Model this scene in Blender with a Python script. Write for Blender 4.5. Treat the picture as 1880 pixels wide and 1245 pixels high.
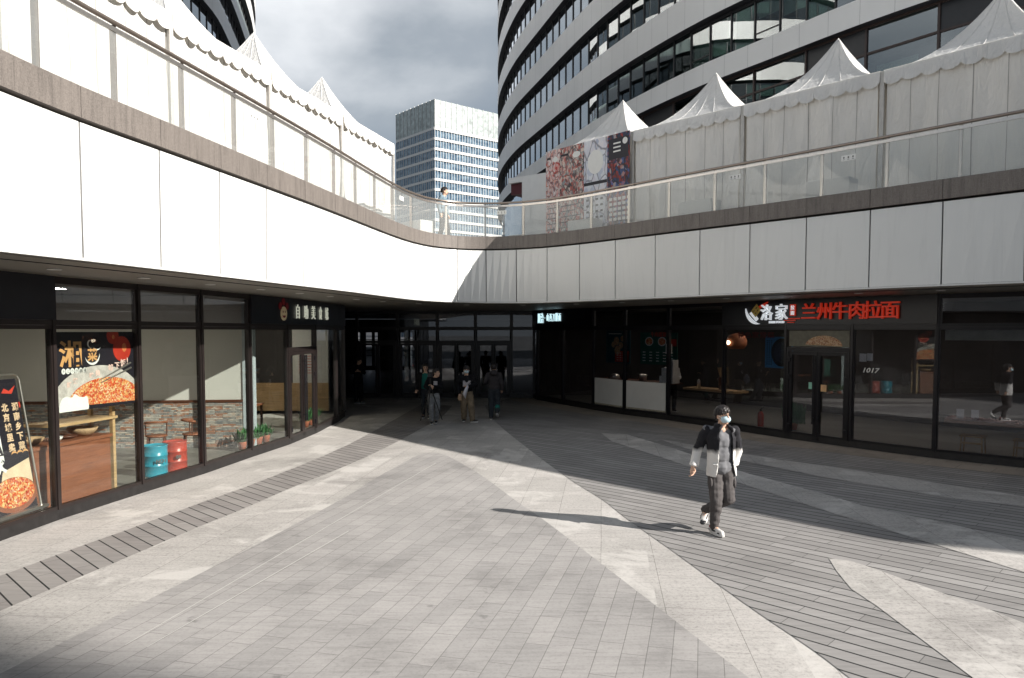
import bpy, bmesh, math, random
from mathutils import Vector, Matrix, noise as mnoise
R = math.radians
random.seed(7)
for o in list(bpy.data.objects): bpy.data.objects.remove(o)
SC = bpy.context.scene
COL = SC.collection

# ---------------------------------------------------------------- camera, sky, sun, exposure
F_PX, W_PX, H_PX, EYE, PITCH, HORIZON = 1350.0, 1880.0, 1245.0, 2.68, R(3.0), 607.0
YP = HORIZON + F_PX * math.tan(PITCH)
cam_d = bpy.data.cameras.new('camera'); cam = bpy.data.objects.new('camera', cam_d); COL.objects.link(cam)
cam.location = (0, 0, EYE); cam.rotation_euler = (R(90) - PITCH, 0, 0)
cam_d.sensor_fit = 'HORIZONTAL'; cam_d.sensor_width = 36; cam_d.lens = 36 * F_PX / W_PX
cam_d.shift_y = (YP - H_PX / 2) / W_PX
cam_d.clip_start = .05; cam_d.clip_end = 3000
SC.camera = cam
SUN_EL, SUN_XY = R(27.3), Vector((.905, -.425)).normalized()
to_sun = Vector((SUN_XY.x * math.cos(SUN_EL), SUN_XY.y * math.cos(SUN_EL), math.sin(SUN_EL)))
sl = bpy.data.lights.new('sun', 'SUN'); sl.energy = 5.0; sl.angle = R(.5); sl.color = (1, .955, .89)
so = bpy.data.objects.new('sun', sl); COL.objects.link(so); so.location = to_sun * 60
so.rotation_euler = (-to_sun).to_track_quat('-Z', 'Y').to_euler()
wd = bpy.data.worlds.new('World'); SC.world = wd; wd.use_nodes = True
wn, wl = wd.node_tree.nodes, wd.node_tree.links
wn.clear()
def N(nt, typ, **kw):
    n = nt.nodes.new(typ)
    for k, v in kw.items():
        if k in n.inputs.keys(): n.inputs[k].default_value = v
        else: setattr(n, k, v)
    return n
nt = wd.node_tree
sky = N(nt, 'ShaderNodeTexSky', sky_type='NISHITA', sun_disc=False)
sky.sun_elevation = SUN_EL; sky.sun_rotation = math.atan2(SUN_XY.x, SUN_XY.y)
tc = N(nt, 'ShaderNodeTexCoord')
mp = N(nt, 'ShaderNodeMapping'); mp.inputs['Scale'].default_value = (1.0, 1.0, 1.9); mp.inputs['Location'].default_value = (.62, .2, .30)
nz = N(nt, 'ShaderNodeTexNoise', Scale=1.9, Detail=8, Roughness=.5, Distortion=.25)
cr = N(nt, 'ShaderNodeValToRGB')
cr.color_ramp.elements[0].position = .30; cr.color_ramp.elements[0].color = (1.15, 1.5, 1.95, 1)
cr.color_ramp.elements[1].position = .70; cr.color_ramp.elements[1].color = (6.6, 6.7, 6.8, 1)
e = cr.color_ramp.elements.new(.5); e.color = (2.7, 2.95, 3.2, 1)
sx = N(nt, 'ShaderNodeSeparateXYZ')
el = N(nt, 'ShaderNodeMapRange'); e2 = N(nt, 'ShaderNodeMapRange'); e2.inputs['From Min'].default_value = .46; e2.inputs['From Max'].default_value = .85; e2.inputs['To Min'].default_value = 0; e2.inputs['To Max'].default_value = -.34; a2 = N(nt, 'ShaderNodeMath', operation='ADD')
el.inputs['From Min'].default_value = .16; el.inputs['From Max'].default_value = .46
el.inputs['To Min'].default_value = -.17; el.inputs['To Max'].default_value = .17
ad = N(nt, 'ShaderNodeMath', operation='ADD')
mx = N(nt, 'ShaderNodeMixRGB'); mx.inputs[0].default_value = .88
bg = N(nt, 'ShaderNodeBackground', Strength=.085)
wo = N(nt, 'ShaderNodeOutputWorld')
for a, b in ((tc.outputs['Generated'], mp.inputs[0]), (mp.outputs[0], nz.inputs['Vector']), (tc.outputs['Generated'], sx.inputs[0]),
             (sx.outputs['Z'], el.inputs['Value']), (sx.outputs['Z'], e2.inputs['Value']), (el.outputs[0], a2.inputs[0]), (e2.outputs[0], a2.inputs[1]), (nz.outputs['Fac'], ad.inputs[0]), (a2.outputs[0], ad.inputs[1]), (ad.outputs[0], cr.inputs[0]),
             (sky.outputs[0], mx.inputs[1]), (cr.outputs[0], mx.inputs[2]), (mx.outputs[0], bg.inputs[0]), (bg.outputs[0], wo.inputs[0])):
    wl.new(a, b)
SC.view_settings.view_transform = 'Standard'; SC.view_settings.look = 'None'
SC.view_settings.exposure = .85; SC.view_settings.gamma = 1
SC.render.engine = 'CYCLES'
cy = SC.cycles
cy.use_denoising = True
cy.max_bounces = 8; cy.diffuse_bounces = 3; cy.glossy_bounces = 4; cy.transmission_bounces = 4; cy.transparent_max_bounces = 24
cy.caustics_reflective = False; cy.caustics_refractive = False
cy.sample_clamp_indirect = 6

# ---------------------------------------------------------------- measuring helpers
def ray(px, py):
    u, v = (px - W_PX / 2) / F_PX, -(py - YP) / F_PX
    return Vector((u, v * math.sin(PITCH) + math.cos(PITCH), v * math.cos(PITCH) - math.sin(PITCH)))
def at(px, py, z=0.0):
    d = ray(px, py); t = (z - EYE) / d.z
    return Vector((d.x * t, d.y * t, z))
def atY(px, py, Y):
    d = ray(px, py); t = Y / d.y
    return Vector((d.x * t, Y, EYE + d.z * t))
def V2(p): return Vector((p[0], p[1]))
def catmull(pts, n=6):
    out = []
    P = [pts[0] * 2 - pts[1]] + list(pts) + [pts[-1] * 2 - pts[-2]]
    for i in range(1, len(P) - 2):
        a, b, c, d = P[i - 1:i + 3]
        for k in range(n):
            t = k / n
            out.append(.5 * ((2 * b) + (c - a) * t + (2 * a - 5 * b + 4 * c - d) * t * t + (3 * b - a - 3 * c + d) * t ** 3))
    out.append(pts[-1].copy())
    return out

# ---------------------------------------------------------------- materials
MATS = {}
def new_mat(name):
    m = bpy.data.materials.new(name); m.use_nodes = True; MATS[name] = m
    return m, m.node_tree, m.node_tree.nodes['Principled BSDF']
def vec(nt, kind='Object', scale=(1, 1, 1), rot=0, rotx=0):
    t = N(nt, 'ShaderNodeTexCoord'); m = N(nt, 'ShaderNodeMapping')
    m.inputs['Scale'].default_value = scale; m.inputs['Rotation'].default_value = (rotx, 0, rot)
    nt.links.new(t.outputs[kind], m.inputs[0]); return m.outputs[0]
def ramp(nt, fac, stops):
    r = N(nt, 'ShaderNodeValToRGB'); e = r.color_ramp.elements
    while len(e) < len(stops): e.new(.5)
    for q, (p, c) in zip(e, stops):
        q.position = p; q.color = tuple(c) + (1,) if not isinstance(c, (int, float)) else (c, c, c, 1)
    nt.links.new(fac, r.inputs[0]); return r.outputs[0]
def mixc(nt, fac, a, b, mode='MIX'):
    m = N(nt, 'ShaderNodeMixRGB', blend_type=mode)
    for i, v in ((0, fac), (1, a), (2, b)):
        if isinstance(v, (int, float)): m.inputs[i].default_value = v if i == 0 else (v, v, v, 1)
        elif isinstance(v, tuple): m.inputs[i].default_value = v + (1,) if len(v) == 3 else v
        else: nt.links.new(v, m.inputs[i])
    return m.outputs[0]
def bump(nt, bs, h, strength=.3, dist=.01):
    b = N(nt, 'ShaderNodeBump', Strength=strength, Distance=dist)
    nt.links.new(h, b.inputs['Height']); nt.links.new(b.outputs[0], bs.inputs['Normal'])
def mat(name, col, rough=.5, metal=0, var=.12, scale=6, stretch=(1, 1, 1), bmp=0, spec=.5, coat=0):
    if name in MATS: return MATS[name]
    m, nt, bs = new_mat(name)
    n = N(nt, 'ShaderNodeTexNoise', Scale=scale, Detail=5, Roughness=.6)
    nt.links.new(vec(nt, 'Object', stretch), n.inputs['Vector'])
    c = ramp(nt, n.outputs['Fac'], [(.3, tuple(x * (1 - var) for x in col)), (.7, tuple(min(1, x * (1 + var)) for x in col))])
    nt.links.new(c, bs.inputs['Base Color'])
    bs.inputs['Roughness'].default_value = rough; bs.inputs['Metallic'].default_value = metal
    bs.inputs['Specular IOR Level'].default_value = spec; bs.inputs['Coat Weight'].default_value = coat
    if bmp: bump(nt, bs, n.outputs['Fac'], bmp)
    return m
def glow(name, col, s):
    m, nt, bs = new_mat(name)
    bs.inputs['Base Color'].default_value = col + (1,); bs.inputs['Emission Color'].default_value = col + (1,)
    bs.inputs['Emission Strength'].default_value = s; bs.inputs['Roughness'].default_value = .4; return m
def glass(name, tint=(.86, .9, .88), ior=1.5, boost=1.0, rough=0.0, wobble=0.0, frost=0.0):
    m = bpy.data.materials.new(name); m.use_nodes = True; MATS[name] = m; nt = m.node_tree; nt.nodes.clear()
    tr = N(nt, 'ShaderNodeBsdfTransparent'); tr.inputs[0].default_value = tint + (1,)
    gl = N(nt, 'ShaderNodeBsdfGlossy'); gl.inputs['Roughness'].default_value = rough; gl.inputs['Color'].default_value = (.95, .97, 1, 1)
    fr = N(nt, 'ShaderNodeFresnel', IOR=ior); ml = N(nt, 'ShaderNodeMath', operation='MULTIPLY'); ml.inputs[1].default_value = boost; ml.use_clamp = True
    gm = N(nt, 'ShaderNodeNewGeometry'); ir = N(nt, 'ShaderNodeMapRange')          # same reflectance on both faces of a pane
    ir.inputs['To Min'].default_value = ior; ir.inputs['To Max'].default_value = 1 / ior
    nt.links.new(gm.outputs['Backfacing'], ir.inputs['Value']); nt.links.new(ir.outputs[0], fr.inputs['IOR'])
    nt.links.new(fr.outputs[0], ml.inputs[0])
    mx = N(nt, 'ShaderNodeMixShader'); out = N(nt, 'ShaderNodeOutputMaterial')
    nt.links.new(ml.outputs[0], mx.inputs[0]); nt.links.new(tr.outputs[0], mx.inputs[1]); nt.links.new(gl.outputs[0], mx.inputs[2])
    if wobble:
        n = N(nt, 'ShaderNodeTexNoise', Scale=.9, Detail=1); b = N(nt, 'ShaderNodeBump', Strength=wobble, Distance=.02)
        nt.links.new(vec(nt), n.inputs['Vector']); nt.links.new(n.outputs['Fac'], b.inputs['Height'])
        nt.links.new(b.outputs[0], gl.inputs['Normal'])
    if frost:
        df = N(nt, 'ShaderNodeBsdfDiffuse'); df.inputs[0].default_value = (.75, .77, .76, 1)
        m2 = N(nt, 'ShaderNodeMixShader', Fac=frost); m2.inputs[0].default_value = frost
        nt.links.new(mx.outputs[0], m2.inputs[1]); nt.links.new(df.outputs[0], m2.inputs[2]); nt.links.new(m2.outputs[0], out.inputs[0])
    else: nt.links.new(mx.outputs[0], out.inputs[0])
    return m
G_ROT = math.atan2(-.69, .72)          # run of the deck boards
T_ROT = math.atan2(.968, .25)          # long joints of the slate field
def paving(name, c1, c2, cj, bw, bh, rot, joint=.006, off=.5, stain=.5, rough=.75, patch=None, fine=.1):
    m, nt, bs = new_mat(name)
    v = vec(nt, 'Object', (1, 1, 1), -rot)
    b = N(nt, 'ShaderNodeTexBrick', Scale=1.0); b.offset = off; b.inputs['Mortar Size'].default_value = joint; b.inputs['Mortar Smooth'].default_value = .1
    b.inputs['Brick Width'].default_value = bw; b.inputs['Row Height'].default_value = bh; b.inputs['Bias'].default_value = 0
    b.inputs['Color1'].default_value = c1 + (1,); b.inputs['Color2'].default_value = c2 + (1,); b.inputs['Mortar'].default_value = cj + (1,)
    nt.links.new(v, b.inputs['Vector'])
    o = vec(nt, 'Object')
    n1 = N(nt, 'ShaderNodeTexNoise', Scale=.55, Detail=6, Roughness=.65); nt.links.new(o, n1.inputs['Vector'])
    n2 = N(nt, 'ShaderNodeTexNoise', Scale=26, Detail=4, Roughness=.85); nt.links.new(o, n2.inputs['Vector'])
    vs = vec(nt, 'Object', (1.2, 14, 1), -rot)
    n3 = N(nt, 'ShaderNodeTexNoise', Scale=1.3, Detail=5, Roughness=.7); nt.links.new(vs, n3.inputs['Vector'])
    c = mixc(nt, stain, b.outputs['Color'], ramp(nt, n1.outputs['Fac'], [(.30, .52), (.46, .88), (.66, 1.06)]), 'MULTIPLY')
    c = mixc(nt, stain * .7, c, ramp(nt, n3.outputs['Fac'], [(.3, .62), (.55, 1.0), (.8, 1.0)]), 'MULTIPLY')
    c = mixc(nt, fine * 3, c, ramp(nt, n2.outputs['Fac'], [(.34, .5), (.5, 1.0), (.75, 1.12)]), 'MULTIPLY')
    n5 = N(nt, 'ShaderNodeTexNoise', Scale=2.6, Detail=4, Roughness=.6); nt.links.new(o, n5.inputs['Vector'])
    c = mixc(nt, .8, c, ramp(nt, n5.outputs['Fac'], [(.26, .55), (.33, 1.0)]), 'MULTIPLY')
    gm = N(nt, 'ShaderNodeTexVoronoi', Scale=1.7, Randomness=1.0); nt.links.new(mixc(nt, .06, o, n5.outputs['Color']), gm.inputs['Vector'])
    gs = N(nt, 'ShaderNodeSeparateColor'); nt.links.new(gm.outputs['Color'], gs.inputs[0])
    g1 = ramp(nt, gm.outputs['Distance'], [(.035, 1.0), (.06, 0.0)]); g2 = ramp(nt, gs.outputs[0], [(.68, 0.0), (.70, .5)])
    c = mixc(nt, mixc(nt, 1, g1, g2, 'MULTIPLY'), c, tuple(x * .35 for x in c1))
    if patch:
        n4 = N(nt, 'ShaderNodeTexNoise', Scale=.8, Detail=8, Roughness=.7, Distortion=.6); nt.links.new(o, n4.inputs['Vector'])
        br = N(nt, 'ShaderNodeTexBrick', Scale=1.0); br.offset = .37; br.inputs['Brick Width'].default_value = 1.1; br.inputs['Row Height'].default_value = .55
        br.inputs['Mortar Size'].default_value = 0; br.inputs['Color1'].default_value = (0, 0, 0, 1); br.inputs['Color2'].default_value = (1, 1, 1, 1)
        nt.links.new(vec(nt, 'Object', (1, 1, 1), -rot), br.inputs['Vector'])
        k = mixc(nt, .13, n4.outputs['Fac'], br.outputs['Color'])
        k = ramp(nt, k, [(.52, 0.0), (.60, .6)])
        c = mixc(nt, k, c, patch)
    nt.links.new(c, bs.inputs['Base Color']); bs.inputs['Roughness'].default_value = rough
    h = mixc(nt, .12, b.outputs['Fac'], n2.outputs['Fac'])
    iv = N(nt, 'ShaderNodeInvert'); nt.links.new(h, iv.inputs['Color']); bump(nt, bs, iv.outputs[0], .5, .006)
    return m
def deckmat(name, c1, c2, rot, board=.19, gap=.022, length=1.15):
    m, nt, bs = new_mat(name)
    v = vec(nt, 'Object', (1, 1, 1), -rot)
    b = N(nt, 'ShaderNodeTexBrick', Scale=1.0); b.offset = .43; b.inputs['Mortar Size'].default_value = .004
    b.inputs['Brick Width'].default_value = length; b.inputs['Row Height'].default_value = board
    b.inputs['Color1'].default_value = c1 + (1,); b.inputs['Color2'].default_value = c2 + (1,); b.inputs['Mortar'].default_value = tuple(x * .45 for x in c1) + (1,)
    nt.links.new(v, b.inputs['Vector'])
    s = N(nt, 'ShaderNodeSeparateXYZ'); nt.links.new(v, s.inputs[0])
    mo = N(nt, 'ShaderNodeMath', operation='PINGPONG'); mo.inputs[1].default_value = board / 2; nt.links.new(s.outputs['Y'], mo.inputs[0])
    g = N(nt, 'ShaderNodeMath', operation='LESS_THAN'); g.inputs[1].default_value = gap / 2; nt.links.new(mo.outputs[0], g.inputs[0])
    n = N(nt, 'ShaderNodeTexNoise', Scale=1.5, Detail=6, Roughness=.7); nt.links.new(vec(nt, 'Object', (1, 12, 1), -rot), n.inputs['Vector'])
    n1 = N(nt, 'ShaderNodeTexNoise', Scale=.6, Detail=5, Roughness=.6); nt.links.new(vec(nt, 'Object'), n1.inputs['Vector'])
    c = mixc(nt, .55, b.outputs['Color'], ramp(nt, n.outputs['Fac'], [(.3, .6), (.6, 1.0)]), 'MULTIPLY')
    c = mixc(nt, .5, c, ramp(nt, n1.outputs['Fac'], [(.3, .6), (.6, 1.0)]), 'MULTIPLY')
    c = mixc(nt, g.outputs[0], c, (.012, .012, .013))
    nt.links.new(c, bs.inputs['Base Color']); bs.inputs['Roughness'].default_value = .72
    iv = N(nt, 'ShaderNodeInvert'); nt.links.new(g.outputs[0], iv.inputs['Color']); bump(nt, bs, iv.outputs[0], .8, .012)
    return m

# ---------------------------------------------------------------- mesh helpers
class Fr:                                # a vertical plane: u along it, v up, w out towards the viewer
    def __init__(s, o, r):
        s.o = Vector((o[0], o[1], o[2] if len(o) > 2 else 0)); r = Vector((r[0], r[1], 0)).normalized(); s.r = r; s.n = Vector((r.y, -r.x, 0))
    def p(s, u, v, w=0): return s.o + s.r * u + s.n * w + Vector((0, 0, v))
def frame_between(a, b): return Fr((a[0], a[1], 0), (b[0] - a[0], b[1] - a[1]))
class MB:
    def __init__(s): s.v = []; s.f = []; s.m = []
    def add(s, vs, fs, mi=0):
        n = len(s.v); s.v += [Vector(x) for x in vs]; s.f += [tuple(i + n for i in f) for f in fs]; s.m += [mi] * len(fs); return s
    def hexa(s, p, mi=0):
        return s.add(p, [(0, 3, 2, 1), (4, 5, 6, 7), (0, 1, 5, 4), (1, 2, 6, 5), (2, 3, 7, 6), (3, 0, 4, 7)], mi)
    def box(s, c, d, rz=0, mi=0):
        cx, cy_, cz = c; a, b, h = d[0] / 2, d[1] / 2, d[2] / 2; ca, sa = math.cos(rz), math.sin(rz)
        q = [(-a, -b), (a, -b), (a, b), (-a, b)]; q = [(cx + x * ca - y * sa, cy_ + x * sa + y * ca) for x, y in q]
        return s.hexa([(x, y, cz - h) for x, y in q] + [(x, y, cz + h) for x, y in q], mi)
    def fb(s, F, u0, u1, v0, v1, w0, w1, mi=0):
        return s.hexa([F.p(u0, v0, w1), F.p(u1, v0, w1), F.p(u1, v0, w0), F.p(u0, v0, w0), F.p(u0, v1, w1), F.p(u1, v1, w1), F.p(u1, v1, w0), F.p(u0, v1, w0)], mi)
    def tube(s, path, r, n=8, mi=0, cap=True, flat=1.0):
        path = [Vector(p) for p in path]; rs = r if isinstance(r, (list, tuple)) else [r] * len(path); rings = []
        base = len(s.v); up = Vector((0, 0, 1)); prev = None
        for i, p in enumerate(path):
            d = (path[min(i + 1, len(path) - 1)] - path[max(i - 1, 0)]).normalized()
            if prev is None:
                x = d.cross(up) if abs(d.z) < .95 else d.cross(Vector((1, 0, 0)))
            else: x = prev - d * prev.dot(d)
            x.normalize(); prev = x; y = d.cross(x)
            for k in range(n):
                a = 2 * math.pi * k / n; s.v.append(p + x * math.cos(a) * rs[i] + y * math.sin(a) * rs[i] * flat)
        L = len(path)
        for i in range(L - 1):
            for k in range(n):
                s.f.append((base + i * n + k, base + i * n + (k + 1) % n, base + (i + 1) * n + (k + 1) % n, base + (i + 1) * n + k)); s.m.append(mi)
        if cap:
            s.f.append(tuple(base + k for k in reversed(range(n)))); s.m.append(mi)
            s.f.append(tuple(base + (L - 1) * n + k for k in range(n))); s.m.append(mi)
        return s
    def lathe(s, c, prof, n=20, mi=0):
        base = len(s.v); c = Vector(c)
        for r, z in prof:
            for k in range(n):
                a = 2 * math.pi * k / n; s.v.append(c + Vector((r * math.cos(a), r * math.sin(a), z)))
        for i in range(len(prof) - 1):
            for k in range(n):
                s.f.append((base + i * n + k, base + i * n + (k + 1) % n, base + (i + 1) * n + (k + 1) % n, base + (i + 1) * n + k)); s.m.append(mi)
        s.f.append(tuple(base + k for k in reversed(range(n)))); s.m.append(mi)
        s.f.append(tuple(base + (len(prof) - 1) * n + k for k in range(n))); s.m.append(mi)
        return s
    def ell(s, c, r, rot=None, n=12, m=8, mi=0):
        c = Vector(c); base = len(s.v)
        for i in range(m + 1):
            t = math.pi * (i / m) if 0 < i < m else (1e-3 if i == 0 else math.pi - 1e-3)
            for k in range(n):
                a = 2 * math.pi * k / n
                q = Vector((r[0] * math.sin(t) * math.cos(a), r[1] * math.sin(t) * math.sin(a), -r[2] * math.cos(t)))
                s.v.append(c + (rot @ q if rot else q))
        for i in range(m):
            for k in range(n):
                s.f.append((base + i * n + k, base + i * n + (k + 1) % n, base + (i + 1) * n + (k + 1) % n, base + (i + 1) * n + k)); s.m.append(mi)
        s.f.append(tuple(base + k for k in reversed(range(n)))); s.m.append(mi)
        s.f.append(tuple(base + m * n + k for k in range(n))); s.m.append(mi)
        return s
    def poly(s, pts, z0, z1, mi=0):
        n = len(pts); b = len(s.v)
        s.v += [Vector((p[0], p[1], z0)) for p in pts] + [Vector((p[0], p[1], z1)) for p in pts]
        fs = [tuple(b + i for i in reversed(range(n))), tuple(b + n + i for i in range(n))] + [(b + i, b + (i + 1) % n, b + n + (i + 1) % n, b + n + i) for i in range(n)]
        s.f += fs; s.m += [mi] * len(fs); return s
    def disc(s, F, u, v, ru, rv, w0, w1, n=28, mi=0, a0=0, a1=2 * math.pi):
        pts = [(u + ru * math.cos(a0 + (a1 - a0) * k / n), v + rv * math.sin(a0 + (a1 - a0) * k / n)) for k in range(n)]
        return s.fpoly(F, pts, w0, w1, mi)
    def fpoly(s, F, pts, w0, w1, mi=0):
        n = len(pts); b = len(s.v)
        s.v += [F.p(u, v, w0) for u, v in pts] + [F.p(u, v, w1) for u, v in pts]
        fs = [tuple(b + i for i in reversed(range(n))), tuple(b + n + i for i in range(n))] + [(b + i, b + (i + 1) % n, b + n + (i + 1) % n, b + n + i) for i in range(n)]
        s.f += fs; s.m += [mi] * len(fs); return s
    def strip(s, A, B, mi=0):
        n = len(A); b = len(s.v); s.v += [Vector(p) for p in A] + [Vector(p) for p in B]
        for i in range(n - 1): s.f.append((b + i, b + i + 1, b + n + i + 1, b + n + i)); s.m.append(mi)
        return s
    def build(s, name, mats, parent=None, smooth=False, local=False, fix=True, bevel=0):
        me = bpy.data.meshes.new(name)
        off = Vector((0, 0, 0))
        if parent is not None and not local:
            q = parent
            while q is not None: off += Vector(q.location); q = q.parent
        me.from_pydata([v - off for v in s.v], [], s.f)
        for m in (mats if isinstance(mats, (list, tuple)) else [mats]): me.materials.append(m)
        me.polygons.foreach_set('material_index', s.m)
        if smooth: me.polygons.foreach_set('use_smooth', [True] * len(s.f))
        me.update()
        if fix:
            bm = bmesh.new(); bm.from_mesh(me); bmesh.ops.recalc_face_normals(bm, faces=bm.faces)
            if bevel: bmesh.ops.bevel(bm, geom=[e for e in bm.edges if len(e.link_faces) == 2 and e.calc_face_angle(0) > .6], offset=bevel, segments=2, affect='EDGES', profile=.6)
            bm.to_mesh(me); bm.free()
        o = bpy.data.objects.new(name, me); COL.objects.link(o)
        if parent is not None: o.parent = parent
        return o
def tag(o, label, cat, group=None, kind=None):
    o['label'] = label; o['category'] = cat
    if group: o['group'] = group
    if kind: o['kind'] = kind
    return o
def thing(name, label, cat, loc=(0, 0, 0), rz=0, group=None):
    o = bpy.data.objects.new(name, None); COL.objects.link(o); o.empty_display_size = .2
    o.location = loc; o.rotation_euler = (0, 0, rz); return tag(o, label, cat, group)
def struct(o):
    o['kind'] = 'structure'; return o
def copy_thing(o, loc, rz=0, label=None):
    r = o.copy(); COL.objects.link(r); r.location = loc; r.rotation_euler = (0, 0, rz)
    if label: r['label'] = label
    for ch in o.children:
        c = ch.copy(); COL.objects.link(c); c.parent = r
        for g in ch.children:
            d = g.copy(); COL.objects.link(d); d.parent = c
    return r
def text_mesh(body, size, F, u, v, w, extrude, bold=0.0, stretch=1.0, align='LEFT', shear=0):
    c = bpy.data.curves.new('lettering', 'FONT'); c.body = body; c.size = size; c.extrude = extrude; c.offset = bold; c.align_x = align; c.resolution_u = 2; c.shear = shear
    o = bpy.data.objects.new('lettering', c); COL.objects.link(o); bpy.context.view_layer.update()
    me = bpy.data.meshes.new_from_object(o.evaluated_get(bpy.context.evaluated_depsgraph_get()))
    mb = MB()
    mb.add([F.p(u + q.co.x * stretch, v + q.co.y, w + extrude + q.co.z) for q in me.vertices], [tuple(p.vertices) for p in me.polygons])
    bpy.data.objects.remove(o); bpy.data.curves.remove(c); bpy.data.meshes.remove(me)
    return mb

# ================================================================ materials in use
m, nt, bs = new_mat('white_panel'); M_white = m
a_ = N(nt, 'ShaderNodeTexNoise', Scale=2.2, Detail=6, Roughness=.7); nt.links.new(vec(nt, 'Object', (3.2, 3.2, .16)), a_.inputs['Vector'])
b_ = N(nt, 'ShaderNodeTexNoise', Scale=.7, Detail=4); nt.links.new(vec(nt), b_.inputs['Vector'])
c_ = mixc(nt, 1, ramp(nt, a_.outputs['Fac'], [(.28, .93), (.48, 1.0)]), ramp(nt, b_.outputs['Fac'], [(.3, .96), (.6, 1.0)]), 'MULTIPLY')
nt.links.new(mixc(nt, 1, c_, (.66, .66, .645), 'MULTIPLY'), bs.inputs['Base Color']); bs.inputs['Roughness'].default_value = .34; bump(nt, bs, b_.outputs['Fac'], .12, .05)
M_joint = mat('joint_black', (.02, .02, .02), .9)
def streaked(name, c, rough=.65):
    m, nt, bs = new_mat(name)
    n = N(nt, 'ShaderNodeTexNoise', Scale=60, Detail=3, Roughness=.8); nt.links.new(vec(nt), n.inputs['Vector'])
    s = N(nt, 'ShaderNodeTexNoise', Scale=5, Detail=5, Roughness=.7); nt.links.new(vec(nt, 'Object', (3, 3, .22)), s.inputs['Vector'])
    k = mixc(nt, 1, ramp(nt, n.outputs['Fac'], [(.3, .62), (.7, 1.25)]), ramp(nt, s.outputs['Fac'], [(.3, .68), (.5, 1), (.75, 1.18)]), 'MULTIPLY')
    nt.links.new(mixc(nt, 1, k, c, 'MULTIPLY'), bs.inputs['Base Color']); bs.inputs['Roughness'].default_value = rough
    bump(nt, bs, n.outputs['Fac'], .25, .004); return m
M_coping = streaked('flamed_granite', (.17, .148, .133))
M_soffit = mat('soffit_sheet', (.22, .20, .17), .45, var=.1, scale=.6)
M_deckstone = mat('terrace_stone', (.34, .33, .31), .8, var=.12, scale=2)
M_frame = mat('bronze_frame', (.020, .0145, .0135), .38, metal=.2, var=.15, scale=4)
M_frame2 = mat('dark_frame', (.0085, .0075, .010), .35, metal=.2, var=.15, scale=4)
M_black = mat('black_sign_panel', (.006, .006, .010), .33, var=.2, scale=2)
M_plinth = mat('black_granite', (.014, .0125, .0125), .5, var=.4, scale=9)
M_steel = mat('brushed_steel', (.62, .58, .54), .28, metal=.9, var=.06, scale=20, stretch=(1, 1, .1))
M_bronze = mat('bronze_rail', (.30, .25, .215), .32, metal=.75, var=.08, scale=14)
M_glassL = glass('clear_glass', (.90, .92, .90), 1.46, 1.0, wobble=.012)
M_glassR = glass('smoked_glass', (.72, .73, .76), 1.6, 1.25, wobble=.02)
M_glassB = glass('rail_glass', (.93, .935, .925), 1.42, .9, wobble=.02, frost=.11)
M_tglass = glass('tower_glass', (.56, .64, .62), 1.7, 2.6, wobble=.03)
M_letterw = glow('cream_letter', (.72, .74, .62), .22)

# ================================================================ the ground
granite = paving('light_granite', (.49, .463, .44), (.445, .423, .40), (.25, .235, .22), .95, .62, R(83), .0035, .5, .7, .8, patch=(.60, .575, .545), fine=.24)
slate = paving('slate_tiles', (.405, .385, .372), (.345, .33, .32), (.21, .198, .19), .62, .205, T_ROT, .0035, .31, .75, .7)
deckm = deckmat('deck_boards', (.27, .258, .25), (.35, .335, .325), G_ROT)
deckl = deckmat('strip_boards', (.27, .25, .24), (.33, .31, .295), G_ROT, gap=.018)
walkm = paving('brown_granite', (.33, .29, .25), (.28, .245, .21), (.12, .11, .10), .6, .6, G_ROT, .004, .5, .5, .75)
farm = mat('far_asphalt', (.10, .10, .10), .9, var=.2, scale=.2)
struct(MB().poly([(-900, -300), (900, -300), (900, 1500), (-900, 1500)], -.4, -.012).build('ground', farm))
def sheet(name, pts, m, z):
    bm = MB(); n = len(pts); bm.add([(p[0], p[1], z) for p in pts], [tuple(range(n))])
    bm.f.append(tuple(range(n, 2 * n))); bm.m.append(0); bm.v += [Vector((p[0], p[1], z - .0035)) for p in pts]
    return struct(bm.build(name, m))
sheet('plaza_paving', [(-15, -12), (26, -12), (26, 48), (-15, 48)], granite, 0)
G = lambda *ps: [at(x, y) for x, y in ps]
strip_up = G((0, 1058), (58, 1037), (148, 1003.5), (226, 976), (294, 951), (390, 916), (491, 879), (640, 816.5), (743, 760), (775, 742))
strip_lo = G((37, 1106), (107, 1076), (201, 1037), (280, 1003.5), (368, 966), (440, 937), (543, 892.5), (640, 853.5), (718, 817), (781, 783), (812, 765), (830, 745))
def ext(a, b, d):
    v = (a - b).normalized(); return a + v * d
strip_up = [ext(strip_up[0], strip_up[1], 4), ext(strip_up[0], strip_up[1], 1)] + strip_up; strip_lo = [ext(strip_lo[0], strip_lo[1], 4), ext(strip_lo[0], strip_lo[1], 1)] + strip_lo
sheet('boardwalk', catmull(strip_up, 3) + catmull(strip_lo, 3)[::-1], deckl, .005)
left_edge = G((142, 1167), (321, 1077.5), (498.6, 986), (640, 910), (676, 886.5), (739, 850.7), (768.6, 836), (786, 831.5), (804, 832))
right_edge = G((804, 832), (823, 838), (861, 859), (891, 878), (950, 922), (988, 947.6), (1055, 998), (1165, 1082.6), (1240, 1141), (1374, 1245))
le = [ext(left_edge[0], left_edge[1], 6), ext(left_edge[0], left_edge[1], 1.2)] + left_edge; re_ = right_edge + [ext(right_edge[-1], right_edge[-2], 1.2), ext(right_edge[-1], right_edge[-2], 6)]
field = catmull(le, 3)[:-1] + catmull(re_, 3)
sheet('slate_paving', field, slate, .005)
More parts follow.
